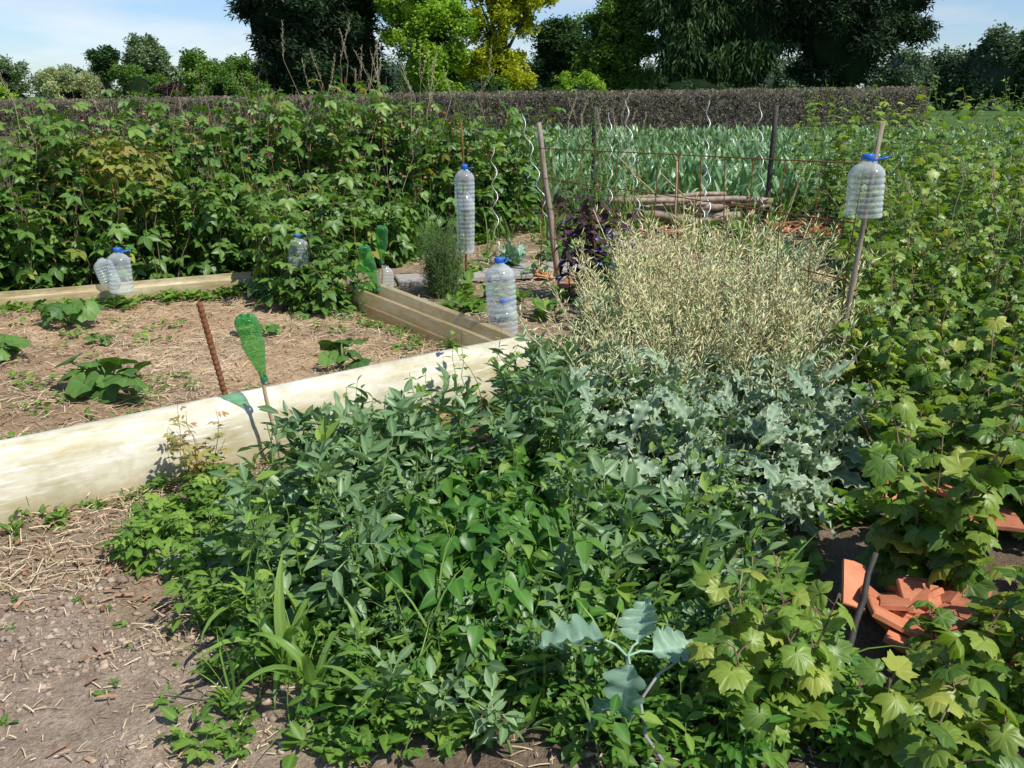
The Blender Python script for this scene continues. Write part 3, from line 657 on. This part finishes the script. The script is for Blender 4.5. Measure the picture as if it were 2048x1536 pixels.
n=90; x=U(-2.6,-.9,n); y=np.interp(x,[-2.6,-.9],[8.3,9.6])+U(-.3,.1,n); rosettes(mb,x,y,9,TG,M_weed,(.25,.5),(-.2,.3))
n=46; x=U(-.9,.9,n); y=U(1.85,3.2,n); rosettes(mb,x,y,6,TG,M_maize,(.2,.42),(-.3,.3))
mb.build('seeding_grass')

# ------------------------------------------------------------ right shrubs
mb=MB(); n=230; x=U(3.7,9.5,n); y=U(9.6,12.8,n)
grow(mb,x,y,U(1.0,1.62,n)+.16*np.sin(x*3),.3,16,TCl,M_cur,(.075,.12),(-.8,.3),s0=.1,stemr=.005,stemmat=M_cane,pet=.05,mat2=M_cury,f2=.25)
n=60; x=U(3.5,7,n); y=U(10,12,n); grow(mb,x,y,U(1.5,1.9,n),.15,20,[ovn],M_weed,(.07,.12),(-.5,.5),s0=.4,stemr=.004,stemmat=M_stem)
mb.build('raspberry_hedge')
def bush(cx,cy,H,r,ns,nl,ts,mat,mat2,f2,sc,hmin=.5,pet=.05,lean=.4,stemr=.006,s0=.12):
    mb=MB(); a=U(0,6.28,ns); q=r*np.sqrt(rng.random(ns)); x=cx+q*np.cos(a); y=cy+q*np.sin(a)
    hh=H*U(hmin,1.08,ns)*(1-.35*(q/r)**2)
    grow(mb,x,y,hh,lean,nl,ts,mat,sc,(-.95,.4),s0=s0,stemr=stemr,stemmat=M_cane,pet=pet,outc=(cx,cy),mat2=mat2,f2=f2,roll=.7)
    return mb.build('currant_bush')
bush(4.1,8.7,1.25,.75,60,16,TCl,M_cur,M_cury,.2,(.065,.11))
bush(5.4,8.6,1.35,.8,60,16,TCl,M_cur,M_cury,.2,(.065,.11))
bush(3.35,7.0,1.2,.62,62,16,TCl,M_cur,M_cury,.2,(.06,.10))
bush(4.5,6.6,1.35,.7,60,16,TCl,M_cur,M_cury,.2,(.06,.10))
bush(2.75,5.7,1.05,.52,60,16,TCl,M_cur,M_cury,.2,(.055,.095))
bush(3.6,5.2,1.2,.6,60,16,TCl,M_cur,M_cury,.2,(.055,.095))
bush(2.25,4.5,.85,.42,56,14,TC,M_cur,M_cury,.2,(.055,.09))
bush(1.80,4.25,.62,.2,20,13,TC,M_cur,M_cury,.2,(.05,.08))
bush(2.9,4.1,.98,.5,50,14,TC,M_cur,M_cury,.2,(.055,.09))
bush(1.95,3.5,.72,.30,32,13,TC,M_cur,M_cury,.3,(.06,.095))
bush(2.3,3.1,.85,.35,28,13,TC,M_cur,M_cury,.3,(.06,.095))
bush(1.46,2.74,.86,.13,13,13,TC,M_cur,M_cury,.5,(.065,.105),lean=.3)
bush(1.58,2.15,.50,.20,14,11,TC,M_cur,M_cury,.45,(.06,.10),lean=.45)
bush(1.18,1.93,.38,.22,16,11,TC,M_cury,M_cur,.45,(.06,.10),lean=.5)
bush(.74,2.03,.46,.14,11,11,TC,M_cury,M_cur,.4,(.06,.10),lean=.5)

# ------------------------------------------------------------ kale gone to seed
mb=MB(); n=190; a=U(0,6.28,n); q=np.sqrt(rng.random(n)); x=.90+.70*q*np.cos(a); y=3.98+.78*q*np.sin(a)
H=(.54+.10*np.sin(x*5))*U(.4,1,n)*(1-.40*q*q)
grow(mb,x,y,H,.5,10,TK,M_kale,(.13,.25),(-.9,1.1),s0=.1,stemr=.008,stemmat=M_podg,roll=.9,taper=.3)
n=90; x=U(.45,1.9,n); y=U(4.6,5.7,n); grow(mb,x,y,U(.3,.62,n),.5,7,TK,M_kale,(.10,.19),(-.5,.9),s0=.1,stemr=.008,stemmat=M_podg,roll=.8)
mb.build('kale_plant')
mb=MB()
def pods(x,y,H,npod,lean=.35,f=.3):
    n=len(x); grow(mb,x,y,H,lean,npod,[fat],M_pod,(.05,.095),(.2,1.15),s0=.42,stemr=.004,stemmat=M_pod,taper=.2,yawj=2,outc=(x.mean(),y.mean()),mat2=M_podg,f2=f)
n=290; a=U(0,6.28,n); q=np.sqrt(rng.random(n)); x=1.10+.66*q*np.cos(a); y=5.05+.82*q*np.sin(a); pods(x,y,.99*U(.55,1.1,n)*(1-.28*q*q),36,.45,f=.35)
n=90; x=1.0+U(-.65,.5,n); y=U(3.95,4.7,n); pods(x,y,U(.48,.74,n),24,.6,.5)
n=22; x=U(1.5,2.1,n); y=U(5.8,7.0,n); pods(x,y,U(.6,.9,n),26,.4,.7)
mb.build('kale_seed_heads')

# ------------------------------------------------------------ broad beans and neighbours
def polypts(poly,n):
    poly=np.array(poly); lo=poly.min(0); hi=poly.max(0); X=[]
    while len(X)<n:
        p=(U(lo[0],hi[0]),U(lo[1],hi[1])); c=False; j=len(poly)-1
        for i in range(len(poly)):
            a=poly[i];b=poly[j]
            if (a[1]>p[1])!=(b[1]>p[1]) and p[0]<(b[0]-a[0])*(p[1]-a[1])/(b[1]-a[1])+a[0]: c=not c
            j=i
        if c: X.append(p)
    X=np.array(X); return X[:,0],X[:,1]
mb=MB()
BT=(-.45,.9)
def beans(poly,n,h,sc=(.15,.23),lean=.35,nl=10):
    x,y=polypts(poly,n); grow(mb,x,y,U(h[0],h[1],len(x)),lean,nl,TB,M_bean,sc,BT,s0=.15,stemr=.006,stemmat=M_stem,taper=.35,roll=.7,mat2=M_weed,f2=.06)
beans([(-.95,2.75),(-.90,3.3),(-.72,3.65),(-.4,3.75),(-.2,3.3),(-.3,2.9),(-.5,2.35),(-.7,2.4)],74,(.2,.52))
beans([(-.05,3.3),(.02,4.45),(.25,4.5),(.28,3.6),(.2,3.1)],30,(.22,.52))
beans([(.15,2.4),(.2,3.1),(.55,3.05),(.85,2.7),(.6,2.35)],26,(.15,.40))
beans([(-.45,1.95),(-.5,2.4),(0,2.5),(.2,2.1),(.1,1.85)],20,(.1,.26),(.10,.17),.5,9)
n=70; x=U(-.8,.5,n); y=U(2.0,4,n); mb.instv([spin],np.stack([x,y,U(.1,.3,n)],-1),U(0,6.28,n),U(-.6,1.,n),0.,np.stack([U(.12,.2,n),U(.09,.14,n),U(.12,.2,n)],-1),M_maize)
mb.build('broad_bean_plants')
mb=MB()
x,y=polypts([(-.45,2.4),(-.3,3.05),(.1,3.4),(.3,2.9),(.25,2.3),(-.1,2.2)],58)
grow(mb,x,y,U(.14,.36,len(x)),.4,9,TF,M_fbean,(.12,.20),(-.5,.9),s0=.2,stemr=.004,stemmat=M_stem,taper=.2,roll=.7,mat2=M_weed,f2=.12)
mb.build('french_bean_plants')
mb=MB()
x,y=polypts([(-1.5,3.0),(-1.4,3.4),(-.8,3.7),(-.75,2.5),(-1.0,2.45),(-1.2,2.8)],150)
grow(mb,x,y,U(.04,.18,len(x)),.5,7,[TR3,TR5l],M_weed,(.07,.13),(-.3,.5),s0=.3,stemr=.003,stemmat=M_stem)
x,y=polypts([(-.85,2.2),(-.6,2.6),(.9,2.5),(1.1,1.9),(.6,1.8),(-.2,1.8),(-.6,1.95)],300)
k=vnoise(x,y,3.1,22)>.33; x=x[k];y=y[k]
grow(mb,x,y,U(.04,.2,len(x)),.6,9,[ovl,ovn,TR3l,TR5l],M_weed,(.045,.11),(-.4,.8),s0=.1,stemr=.003,stemmat=M_stem,mat2=M_fbean,f2=.3)
n=40; x=U(-1.05,-.4,n); y=U(1.85,2.6,n); k=(x>-1.1+.25*(y-1.8)); rosettes(mb,x[k],y[k],9,[ovl,ovn,TR3l],M_weed,(.03,.07),(0,.9),.04,.03)
n=120; x=U(-.85,.9,n); y=U(2.1,4.0,n); grow(mb,x,y,U(.22,.52,n),.35,14,[ovn,ovl],M_weed,(.035,.08),(-.5,.9),s0=.2,stemr=.003,stemmat=M_stem,mat2=M_nettle,f2=.4)
n=500; x=U(-.9,1.5,n); y=U(2.5,4.6,n); k=~((x>1.1)&(y<3.2)); rosettes(mb,x[k],y[k],9,[ovl,ov],M_weed,(.05,.1),(0,.9),.06,.03)
n=420; x=U(-1.2,3.8,n); y=U(5.3,11.6,n); k=(bedmask(x,y)<.1)&(vnoise(x,y,1.7,40)>.42); rosettes(mb,x[k],y[k],12,[ovl,ov],M_weed,(.07,.15),(0,.9),.10,.06)
n=420; x=U(-4.2,0,n); y=U(3.4,7.4,n); k=(bedmask(x,y)>.5)&((vnoise(x,y,1.5,97)>.55)); rosettes(mb,x[k],y[k],8,[ovl],M_weed,(.02,.06),(0,.9),.03,.06)
n=150; t=U(0,1,n); x=LA[0]+(LB[0]-LA[0])*t; y=LA[1]+(LB[1]-LA[1])*t-U(.03,.25,n); rosettes(mb,x,y,9,[ovl,ov],M_weed,(.04,.08),(0,.9),.06,.05)
n=40; t=U(0,1,n); x=RA[0]+(RB[0]-RA[0])*t-U(.03,.2,n); y=RA[1]+(RB[1]-RA[1])*t-.05; rosettes(mb,x,y,7,[ovl],M_weed,(.03,.05),(0,.9),.03,.05)
n=60; t=U(0,1,n)**2; x=-2.3+1.6*t; y=FA[1]+(x-FA[0])*.78-U(.05,.2,n); rosettes(mb,x,y,7,[ovl],M_weed,(.03,.06),(0,.9),.04,.03)
n=40; x=U(-2.3,-.6,n); y=U(1.9,2.9,n); rosettes(mb,x,y,6,[ovl],M_weed,(.012,.03),(0,.6),.01,.01)
mb.build('weed_patch')
mb=MB(); n=16; x=.75+rng.normal(0,.16,n); y=6.9+rng.normal(0,.25,n); grow(mb,x,y,U(.35,.62,n),.3,14,[ov],M_nettle,(.07,.13),(-.4,.6),s0=.05,stemr=.005,stemmat=M_stem)
n=70; mb.instv([palm(ckl,False)],np.stack([.72+rng.normal(0,.18,n),6.7+rng.normal(0,.25,n),U(.35,.72,n)],-1),U(0,6,n),U(-.5,1,n),0.,U(.013,.022,n),M_flower); mb.build('borage_plant')
mb=MB(); n=9; x=.66+rng.normal(0,.11,n); y=7.4+rng.normal(0,.10,n); grow(mb,x,y,U(.7,1.0,n),.2,24,[wide,ov],M_purple,(.10,.18),(-.9,.2),s0=.25,stemr=.008,stemmat=M_purple,pet=.05); mb.build('orach_plant')
mb=MB(); n=110; a=U(0,6.28,n); q=.14*np.sqrt(rng.random(n)); x=-.60+q*np.cos(a); y=7.5+q*np.sin(a); grow(mb,x,y,U(.40,.74,n)*(1-1.2*q),.22,60,[spin],M_rosem,(.045,.085),(.3,1.1),s0=.08,stemr=.003,stemmat=M_stem,outc=(-.60,7.5),yawj=2); mb.build('asparagus_shrub')
for cx,cy,s in ((.05,8.9,.16),(.5,9.2,.14),(-.05,6.6,.10),(2.3,7.8,.2),(2.6,8.3,.2),(2.0,6.9,.16),(2.45,7.2,.18)):
    mb=MB(); rosettes(mb,np.array([cx]),np.array([cy]),14,TK,M_cab,(s*1.1,s*1.7),(.1,1.1),.05,.03); mb.build('cabbage_plant')

def squash(cx,cy,n,s,h):
    mb=MB(); a=U(0,6.28,n)+np.arange(n)*2.4; q=U(.3,1,n)*h*1.4; x=cx+q*np.cos(a); y=cy+q*np.sin(a); zz=gh(x,y)+h*U(.35,1,n)
    P0=np.stack([np.full(n,cx),np.full(n,cy),np.full(n,.06)],-1); P2=np.stack([x,y,zz],-1); P1=(P0+P2)/2+[0,0,.04]
    mb.tubes(np.stack([P0,P1,P2],1),.006,M_stem,4); mb.instv(TS,P2,a-pi/2+U(-.5,.5,n),U(-.8,.3,n),U(-.5,.5,n),U(.5,1.1,n)*s,M_squash); mb.build('squash_plant')
squash(-2.25,4.72,14,.13,.17); squash(-3.2,6.25,20,.09,.17); squash(-3.25,5.35,20,.09,.16); squash(-2.75,5.75,7,.05,.07); squash(-1.06,5.30,10,.105,.13); squash(-1.75,6.05,8,.07,.11)
mb=MB(); n=10; x=-1.33+rng.normal(0,.03,n); y=3.52+rng.normal(0,.02,n); grow(mb,x,y,U(.22,.38,n),.5,7,[TR5l,TR3l],M_rose,(.06,.11),(-.3,.4),s0=.35,stemr=.0025,stemmat=M_redstem); mb.build('rose_bush')
mb=MB(); n=7; x=-.15+rng.normal(0,.10,n); y=4.45+rng.normal(0,.05,n); grow(mb,x,y,U(.3,.52,n),.4,10,[ovl],M_weed,(.05,.09),(-.6,.4),s0=.1,stemr=.003,stemmat=M_stem); mb.build('bindweed_plant')
for cx,cy,s in ((-.78,2.42,.34),(-.66,2.2,.34),(-.54,2.05,.30),(-.44,2.25,.25),(-.36,1.95,.2),(-.62,2.34,.22)):
    mb=MB(); n=8; a=U(0,6.28)+np.arange(n)*2.6; z0=gh(cx,cy); mb.instv(TM,np.stack([np.full(n,cx),np.full(n,cy),z0+np.linspace(0,.09,n)],-1),a,U(-.15,.1,n),U(-.1,.1,n),s*U(.7,1.15,n),M_maize); mb.tubes([(cx,cy,z0),(cx,cy,z0+.12)],.007,M_maize,5); mb.build('maize_plant')
# big cabbage in the foreground: leaves springing from one leaning stalk
mb=MB(); top_=np.array([.30,1.98,.26]); lv=[((.24,1.98,.31),1.55,.0,.19,.25),((.30,1.93,.27),2.75,-.85,.15,.2),((.33,2.0,.29),-.25,.75,.13,-.3),((.37,2.0,.26),-1.35,.1,.13,.3),((.26,1.93,.16),2.1,-.35,.11,.2)]
for i,(p,yw,tl,s,ro) in enumerate(lv):
    mb.inst(TCAB[i%3],np.array([p]),yw,tl,ro,s,M_cab,np.array([.4+.15*(i%4)])); p=np.array(p); b0=top_*(1 if p[2]>.2 else .55); b0[:2]=top_[:2]; mb.tubes([b0,(b0+p)/2+[0,0,.01],p],.004,M_cab,5,.4)
M_pst=solid('purple_stem',(.2,.17,.2),(.34,.36,.34),10)
mb.tubes([(.30,1.93,.0),(.30,1.95,.08),(.30,1.97,.16),top_],np.array([[.008,.007,.006,.005]]),M_pst,6)
mb.tubes([(.40,1.84,.02),(.34,1.87,.10),(.33,1.92,.17),(.38,1.96,.22),(.44,2.0,.235)],np.array([[.005,.005,.0045,.004,.003]]),M_pst,6); mb.build('cabbage_plant')
mb=MB(); pole(mb,(1.0,2.28,0),(1.15,2.5,.28),.012,.009,M_dark,6,.006); mb.build('garden_stake')

# ------------------------------------------------------------ leek field
mb=MB(); xs=np.arange(-14,40,.44); ys=np.arange(13.2,39,.40); X,Y=np.meshgrid(xs,ys); x=X.ravel()+U(-.07,.07,X.size); y=Y.ravel()+U(-.15,.15,X.size); k=(np.abs(x-y*.28)<y*.33+2); x=x[k];y=y[k]
near=y<22
for msk,nlv in ((near,15),(~near,8)):
    n=msk.sum(); idx=np.repeat(np.arange(n),nlv); tot=len(idx); xx=x[msk][idx]; yy=y[msk][idx]; ps=U(.7,1.3,n)[idx]
    mb.instv(TFLD,np.stack([xx,yy,np.zeros(tot)],-1),U(0,6.28,tot),U(-.5,.2,tot),U(-.5,.5,tot),U(.30,.55,tot)*ps,M_field)
mb.build('leek_field')

# ------------------------------------------------------------ clipped hedge
M_hedge=leafmat('beech_hedge_twigs',(.11,.095,.065),(.21,.185,.13),(.33,.29,.21),trans=.1)
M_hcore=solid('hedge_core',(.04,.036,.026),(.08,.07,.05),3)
mb=MB()
def htop(x): return np.interp(x,[-35,-23,0,18],[1.25,1.34,1.72,1.9])+.05*(vnoise(x,x*0,.8)-.5)
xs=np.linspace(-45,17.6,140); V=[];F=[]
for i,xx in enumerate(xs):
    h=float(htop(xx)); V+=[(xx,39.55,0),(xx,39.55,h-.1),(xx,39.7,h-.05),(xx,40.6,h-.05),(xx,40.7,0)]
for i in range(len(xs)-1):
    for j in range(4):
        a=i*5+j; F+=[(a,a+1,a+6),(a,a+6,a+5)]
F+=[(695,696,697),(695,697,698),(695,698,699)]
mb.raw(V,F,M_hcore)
n=22000; x=U(-32,17.7,n); h=htop(x); zz=U(0,1,n)**.8*h; y=39.5+U(-.12,.05,n)
mb.instv([clump(31,5,.9,1,0,.5),clump(32,5,.9,1,0,.5)],np.stack([x,y,zz],-1),U(0,6.28,n),U(-1,1,n),U(-1,1,n),U(.05,.095,n),M_hedge,np.clip(rng.random(n)*.6+.4*vnoise(x,zz,1.2),0,1))
n=9000; x=U(-32,17.7,n); mb.instv([clump(33,5,.9,1,0,.4)],np.stack([x,U(39.45,40.7,n),htop(x)+U(-.08,.07,n)],-1),U(0,6.28,n),U(-1,1,n),U(-1,1,n),U(.05,.11,n),M_hedge)
mb.build('clipped_hedge')

# ------------------------------------------------------------ trees
M_bark=solid('tree_bark',(.05,.04,.03),(.12,.095,.07),6,bump=.5)
def treemat(n,c0,c1,c2,tr=.25): return leafmat(n,c0,c1,c2,trans=tr,rough=.6,spec=.25,edgef=0)
Mt_con=treemat('cypress_foliage',(.012,.03,.014),(.026,.056,.022),(.055,.10,.038),.1)
Mt_lime=treemat('maple_foliage',(.16,.29,.03),(.28,.45,.05),(.42,.56,.08),.4)
Mt_gold=treemat('golden_foliage',(.26,.32,.02),(.43,.46,.03),(.58,.56,.05),.4)
Mt_dk=treemat('dark_foliage',(.025,.06,.02),(.045,.095,.028),(.08,.14,.04),.2)
Mt_mid=treemat('mid_foliage',(.07,.15,.03),(.13,.24,.045),(.22,.34,.07),.3)
Mt_birch=treemat('birch_foliage',(.025,.06,.02),(.05,.10,.03),(.09,.16,.045),.25)
Mt_farhaze=treemat('far_foliage_hazed',(.07,.12,.075),(.11,.17,.10),(.16,.24,.13),.2)  # distance haze painted into the leaf colour as a paler, bluish green
Mt_pale=treemat('variegated_foliage',(.25,.30,.14),(.44,.48,.25),(.58,.61,.36),.3)
Mt_pur=treemat('purple_foliage',(.04,.02,.025),(.07,.035,.04),(.11,.05,.06),.2)
Mt_sage=treemat('sage_foliage',(.10,.15,.08),(.17,.24,.12),(.26,.34,.19),.25)
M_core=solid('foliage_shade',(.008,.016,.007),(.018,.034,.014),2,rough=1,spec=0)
M_corehaze=solid('far_foliage_shade_hazed',(.03,.05,.035),(.045,.07,.045),2,rough=1,spec=0)  # inner core of the far trees, lightened in colour to suggest haze
def tree(name,x,y,lobes,nclump,nleaf,rs,ls,mat,ts=TCL,core=.7,trunk=True,tr=.22,updir=.25):
    mb=MB()
    zt=max(l[2] for l in lobes)
    if trunk:
        P=np.array([(x+random.uniform(-.15,.15)*t*3,y+random.uniform(-.15,.15)*t*3,zt*1.1*t) for t in np.linspace(0,1,8)]); mb.tubes(P,np.linspace(tr*1.3,tr*.3,8)[None],M_bark,8)
    vols=np.array([l[3]*l[4]*l[5] for l in lobes])**.8; vols=vols/vols.sum()
    for l,w in zip(lobes,vols):
        cx,cy,cz,rx,ry,rz=l; cx+=x; cy+=y
        if trunk:
            for _ in range(5):
                e=np.array([cx+random.uniform(-.7,.7)*rx,cy+random.uniform(-.7,.7)*ry,cz+random.uniform(-.5,.6)*rz]); s_=np.array([x,y,max(.8,cz*.45)]); mb.tubes([s_,(s_+e)/2+[0,0,.2],e],np.array([[tr*.5,tr*.3,.03]]),M_bark,5)
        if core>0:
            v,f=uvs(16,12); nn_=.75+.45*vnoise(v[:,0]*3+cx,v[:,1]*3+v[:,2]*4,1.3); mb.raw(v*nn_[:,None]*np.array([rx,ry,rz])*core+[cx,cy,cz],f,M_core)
        nc=max(5,int(nclump*w)); d=rng.normal(size=(nc,3)); d/=np.linalg.norm(d,axis=1,keepdims=True); rad=U(.5,1.05,nc)
        C=d*rad[:,None]*np.array([rx,ry,rz])*.92+[cx,cy,cz]
        cr=U(rs[0],rs[1],nc); nlf=max(8,int(nleaf/nclump)); idx=np.repeat(np.arange(nc),nlf); tot=len(idx)
        e=rng.normal(size=(tot,3)); e[:,2]+=updir; e/=np.linalg.norm(e,axis=1,keepdims=True)
        pos=C[idx]+e*(cr[idx]*U(.4,1.1,tot))[:,None]*[1,1,.75]; pos[:,2]=np.maximum(pos[:,2],.1)
        crnd=rng.random(nc)
        mb.instv(ts,pos,U(0,6.28,tot),U(-.5,.5,tot),U(-.5,.5,tot),U(ls[0],ls[1],tot),mat,np.clip(.55*crnd[idx]+.45*rng.random(tot),0,1))
    return mb.build(name)
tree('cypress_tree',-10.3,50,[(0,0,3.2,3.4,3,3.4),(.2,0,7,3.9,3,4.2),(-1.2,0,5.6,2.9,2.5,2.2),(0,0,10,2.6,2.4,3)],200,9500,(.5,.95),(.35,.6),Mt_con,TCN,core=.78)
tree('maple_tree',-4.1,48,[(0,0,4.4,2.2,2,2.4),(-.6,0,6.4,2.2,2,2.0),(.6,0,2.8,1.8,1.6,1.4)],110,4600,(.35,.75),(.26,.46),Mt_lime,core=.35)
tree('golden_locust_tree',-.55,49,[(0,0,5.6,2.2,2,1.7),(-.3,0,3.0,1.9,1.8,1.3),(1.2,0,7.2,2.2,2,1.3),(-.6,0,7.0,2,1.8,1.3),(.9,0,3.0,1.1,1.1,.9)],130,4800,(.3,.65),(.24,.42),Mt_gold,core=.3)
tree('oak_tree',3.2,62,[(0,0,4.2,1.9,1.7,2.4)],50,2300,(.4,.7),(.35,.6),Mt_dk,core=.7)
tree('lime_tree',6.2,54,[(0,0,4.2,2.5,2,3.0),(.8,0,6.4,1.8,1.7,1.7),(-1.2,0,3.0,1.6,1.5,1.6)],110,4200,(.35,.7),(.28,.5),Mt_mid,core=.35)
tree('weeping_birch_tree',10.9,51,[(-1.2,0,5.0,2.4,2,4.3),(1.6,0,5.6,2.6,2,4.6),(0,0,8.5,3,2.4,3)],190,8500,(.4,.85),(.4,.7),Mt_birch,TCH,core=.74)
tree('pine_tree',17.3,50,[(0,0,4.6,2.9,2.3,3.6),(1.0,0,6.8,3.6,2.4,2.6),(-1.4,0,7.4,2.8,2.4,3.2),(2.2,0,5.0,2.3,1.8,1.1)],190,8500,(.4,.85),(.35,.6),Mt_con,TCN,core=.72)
tree('shrub',3.2,43.5,[(0,0,1.6,1.3,1,1.1)],22,900,(.25,.4),(.16,.28),Mt_lime,core=.5,trunk=False)
tree('shrub',-1.2,43.5,[(0,0,1.5,1.6,1,1.0)],22,1000,(.25,.4),(.16,.3),Mt_mid,core=.6,trunk=False)
tree('laurel_shrub',8.4,43.5,[(0,0,1.4,2.6,1,1.3)],26,1200,(.25,.4),(.2,.32),Mt_dk,core=.7,trunk=False)
tree('variegated_shrub',-21.2,44.5,[(0,0,1.8,1.6,1.2,1.2)],34,2400,(.25,.4),(.12,.22),Mt_pale,core=.5,trunk=False)
tree('shrub',-24.3,45,[(0,0,1.2,1.7,1.2,1.05)],26,1300,(.3,.5),(.16,.28),Mt_lime,core=.5,trunk=False)
tree('shrub',-17.9,45,[(0,0,1.7,1.7,1.2,1.5)],28,1500,(.3,.5),(.16,.3),Mt_mid,core=.5,trunk=False)
tree('purple_shrub',-16.2,44,[(0,0,1.3,.9,.8,1.1)],14,700,(.25,.4),(.16,.28),Mt_pur,core=.6,trunk=False)
tree('shrub',-13.6,45,[(0,0,1.5,2.1,1.2,1.5)],30,1500,(.3,.5),(.16,.32),Mt_mid,core=.5,trunk=False)
tree('willow_tree',-31,80,[(0,0,3.6,2.5,2,2.7),(.3,0,5.0,1.4,1.3,1.3)],60,2600,(.4,.8),(.35,.6),Mt_sage,core=.5)
tree('pine_tree',-36.3,84,[(0,0,4.2,1.2,1,1.3),(.2,0,5.0,.9,.8,.7)],26,1100,(.35,.6),(.35,.6),Mt_dk,core=.6)
tree('olive_tree',-33.5,62,[(0,0,2.7,2.6,1.8,1.6),(-2.2,0,2.4,1.6,1.3,1.2)],44,1500,(.35,.6),(.26,.44),Mt_sage,core=.25)
tree('hazel_tree',-23.5,72,[(0,0,2.8,3.6,2,2.1),(3.2,0,2.8,2.8,2,2.1)],80,3200,(.4,.8),(.32,.55),Mt_mid,core=.5)
def belt(name,pts,mat,seed):
    mb=MB(); r=np.random.default_rng(seed)
    for (x_,y_,z_,rx,rz) in pts:
        v,f=uvs(16,12); nn_=.75+.4*vnoise(v[:,0]*3+x_,v[:,1]*3+v[:,2]*4,1.3); mb.raw(v*nn_[:,None]*np.array([rx,rx*.7,rz])*.7+[x_,y_,z_],f,M_corehaze)
        mb.tubes([(x_,y_,0),(x_,y_,z_)],.25,M_bark,6)
        nc=36; d=r.normal(size=(nc,3)); d/=np.linalg.norm(d,axis=1,keepdims=True); C=d*.85*r.uniform(.6,1.05,(nc,1))*np.array([rx,rx*.7,rz])+[x_,y_,z_]; idx=np.repeat(np.arange(nc),28); tot=len(idx)
        e=r.normal(size=(tot,3)); e/=np.linalg.norm(e,axis=1,keepdims=True); pos=C[idx]+e*rx*.28*r.uniform(.4,1.1,(tot,1)); pos[:,2]=np.maximum(pos[:,2],.2)
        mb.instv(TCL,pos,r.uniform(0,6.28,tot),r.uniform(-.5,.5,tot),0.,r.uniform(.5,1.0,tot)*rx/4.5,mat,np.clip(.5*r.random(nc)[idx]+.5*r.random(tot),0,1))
    mb.build(name)
belt('distant_trees',[(46,110,3.8,4,3.4),(51,112,3.3,4,3.2),(55.5,108,4.8,4.6,4.6),(61,106,5.3,4.8,5.2),(67,108,5,5,5),(48.5,118,2.4,4,2.6),(43,125,3.4,4,3.4),(39,130,3.2,4,3.4),(74,110,5,5,5),(82,114,5,5,5),(58,118,3,5,3.2),(65,118,3,5,3.2)],Mt_farhaze,1)
belt('distant_trees',[(-24+i*7,128+5*math.sin(i*2.1),2.9+.7*math.sin(i*1.7),4.6,3.0) for i in range(10)]+[(-90+i*7,125+5*math.sin(i*2.1),2.2+.5*math.sin(i*1.7),4.6,2.3) for i in range(9)],Mt_farhaze,2)

# ------------------------------------------------------------ camera, light, sky
cam=bpy.data.cameras.new('camera'); co=bpy.data.objects.new('camera',cam); scene.collection.objects.link(co); scene.camera=co
co.location=(0,0,1.65); co.rotation_euler=(math.radians(72),0,0); cam.sensor_width=36; cam.lens=31.2; cam.clip_end=3000; cam.clip_start=.05
S=np.array([.60,-.46,1.0]); S/=np.linalg.norm(S)
sun=bpy.data.lights.new('sun','SUN'); so=bpy.data.objects.new('sun',sun); scene.collection.objects.link(so)
from mathutils import Vector
so.rotation_euler=Vector(S).to_track_quat('Z','Y').to_euler(); sun.energy=5.0; sun.angle=math.radians(.5); sun.color=(1,.97,.915)
w=bpy.data.worlds.new('World'); scene.world=w; w.use_nodes=True; nd=w.node_tree.nodes; ln=w.node_tree.links; nd.clear()
sk_=nd.new('ShaderNodeTexSky'); sk_.sky_type='NISHITA'; sk_.sun_disc=False; sk_.sun_elevation=math.asin(S[2]); sk_.sun_rotation=math.atan2(S[0],S[1]); sk_.air_density=1.; sk_.dust_density=.3; sk_.ozone_density=2.
tc=nd.new('ShaderNodeTexCoord'); mpn=nd.new('ShaderNodeMapping'); mpn.inputs['Scale'].default_value=(2.2,2.2,11); mpn.inputs['Location'].default_value=(.4,.2,.3); ln.new(tc.outputs['Generated'],mpn.inputs[0])
cn=nd.new('ShaderNodeTexNoise'); cn.inputs['Scale'].default_value=1.6; cn.inputs['Detail'].default_value=9; cn.inputs['Roughness'].default_value=.55; ln.new(mpn.outputs[0],cn.inputs['Vector'])
cr=ramp(nd,[(.46,(0,0,0)),(.66,(1,1,1))]); ln.new(cn.outputs['Fac'],cr.inputs[0])
tint=mixc(nd,ln,sk_.outputs[0],(.74,.85,1.06),1.,'MULTIPLY')
bw=nd.new('ShaderNodeRGBToBW'); ln.new(sk_.outputs[0],bw.inputs[0])
cc=mixc(nd,ln,(1.04,1.08,1.15),bw.outputs[0],1.,'MULTIPLY'); fm=nd.new('ShaderNodeMath'); fm.operation='MULTIPLY'; fm.inputs[1].default_value=.65; ln.new(cr.outputs[0],fm.inputs[0])
sc_=mixc(nd,ln,tint,cc,fm.outputs[0])
bg=nd.new('ShaderNodeBackground'); bg.inputs[1].default_value=.13; ln.new(sc_,bg.inputs[0]); wo=nd.new('ShaderNodeOutputWorld'); ln.new(bg.outputs[0],wo.inputs[0])
scene.view_settings.view_transform='Standard'; scene.view_settings.look='None'; scene.view_settings.exposure=0
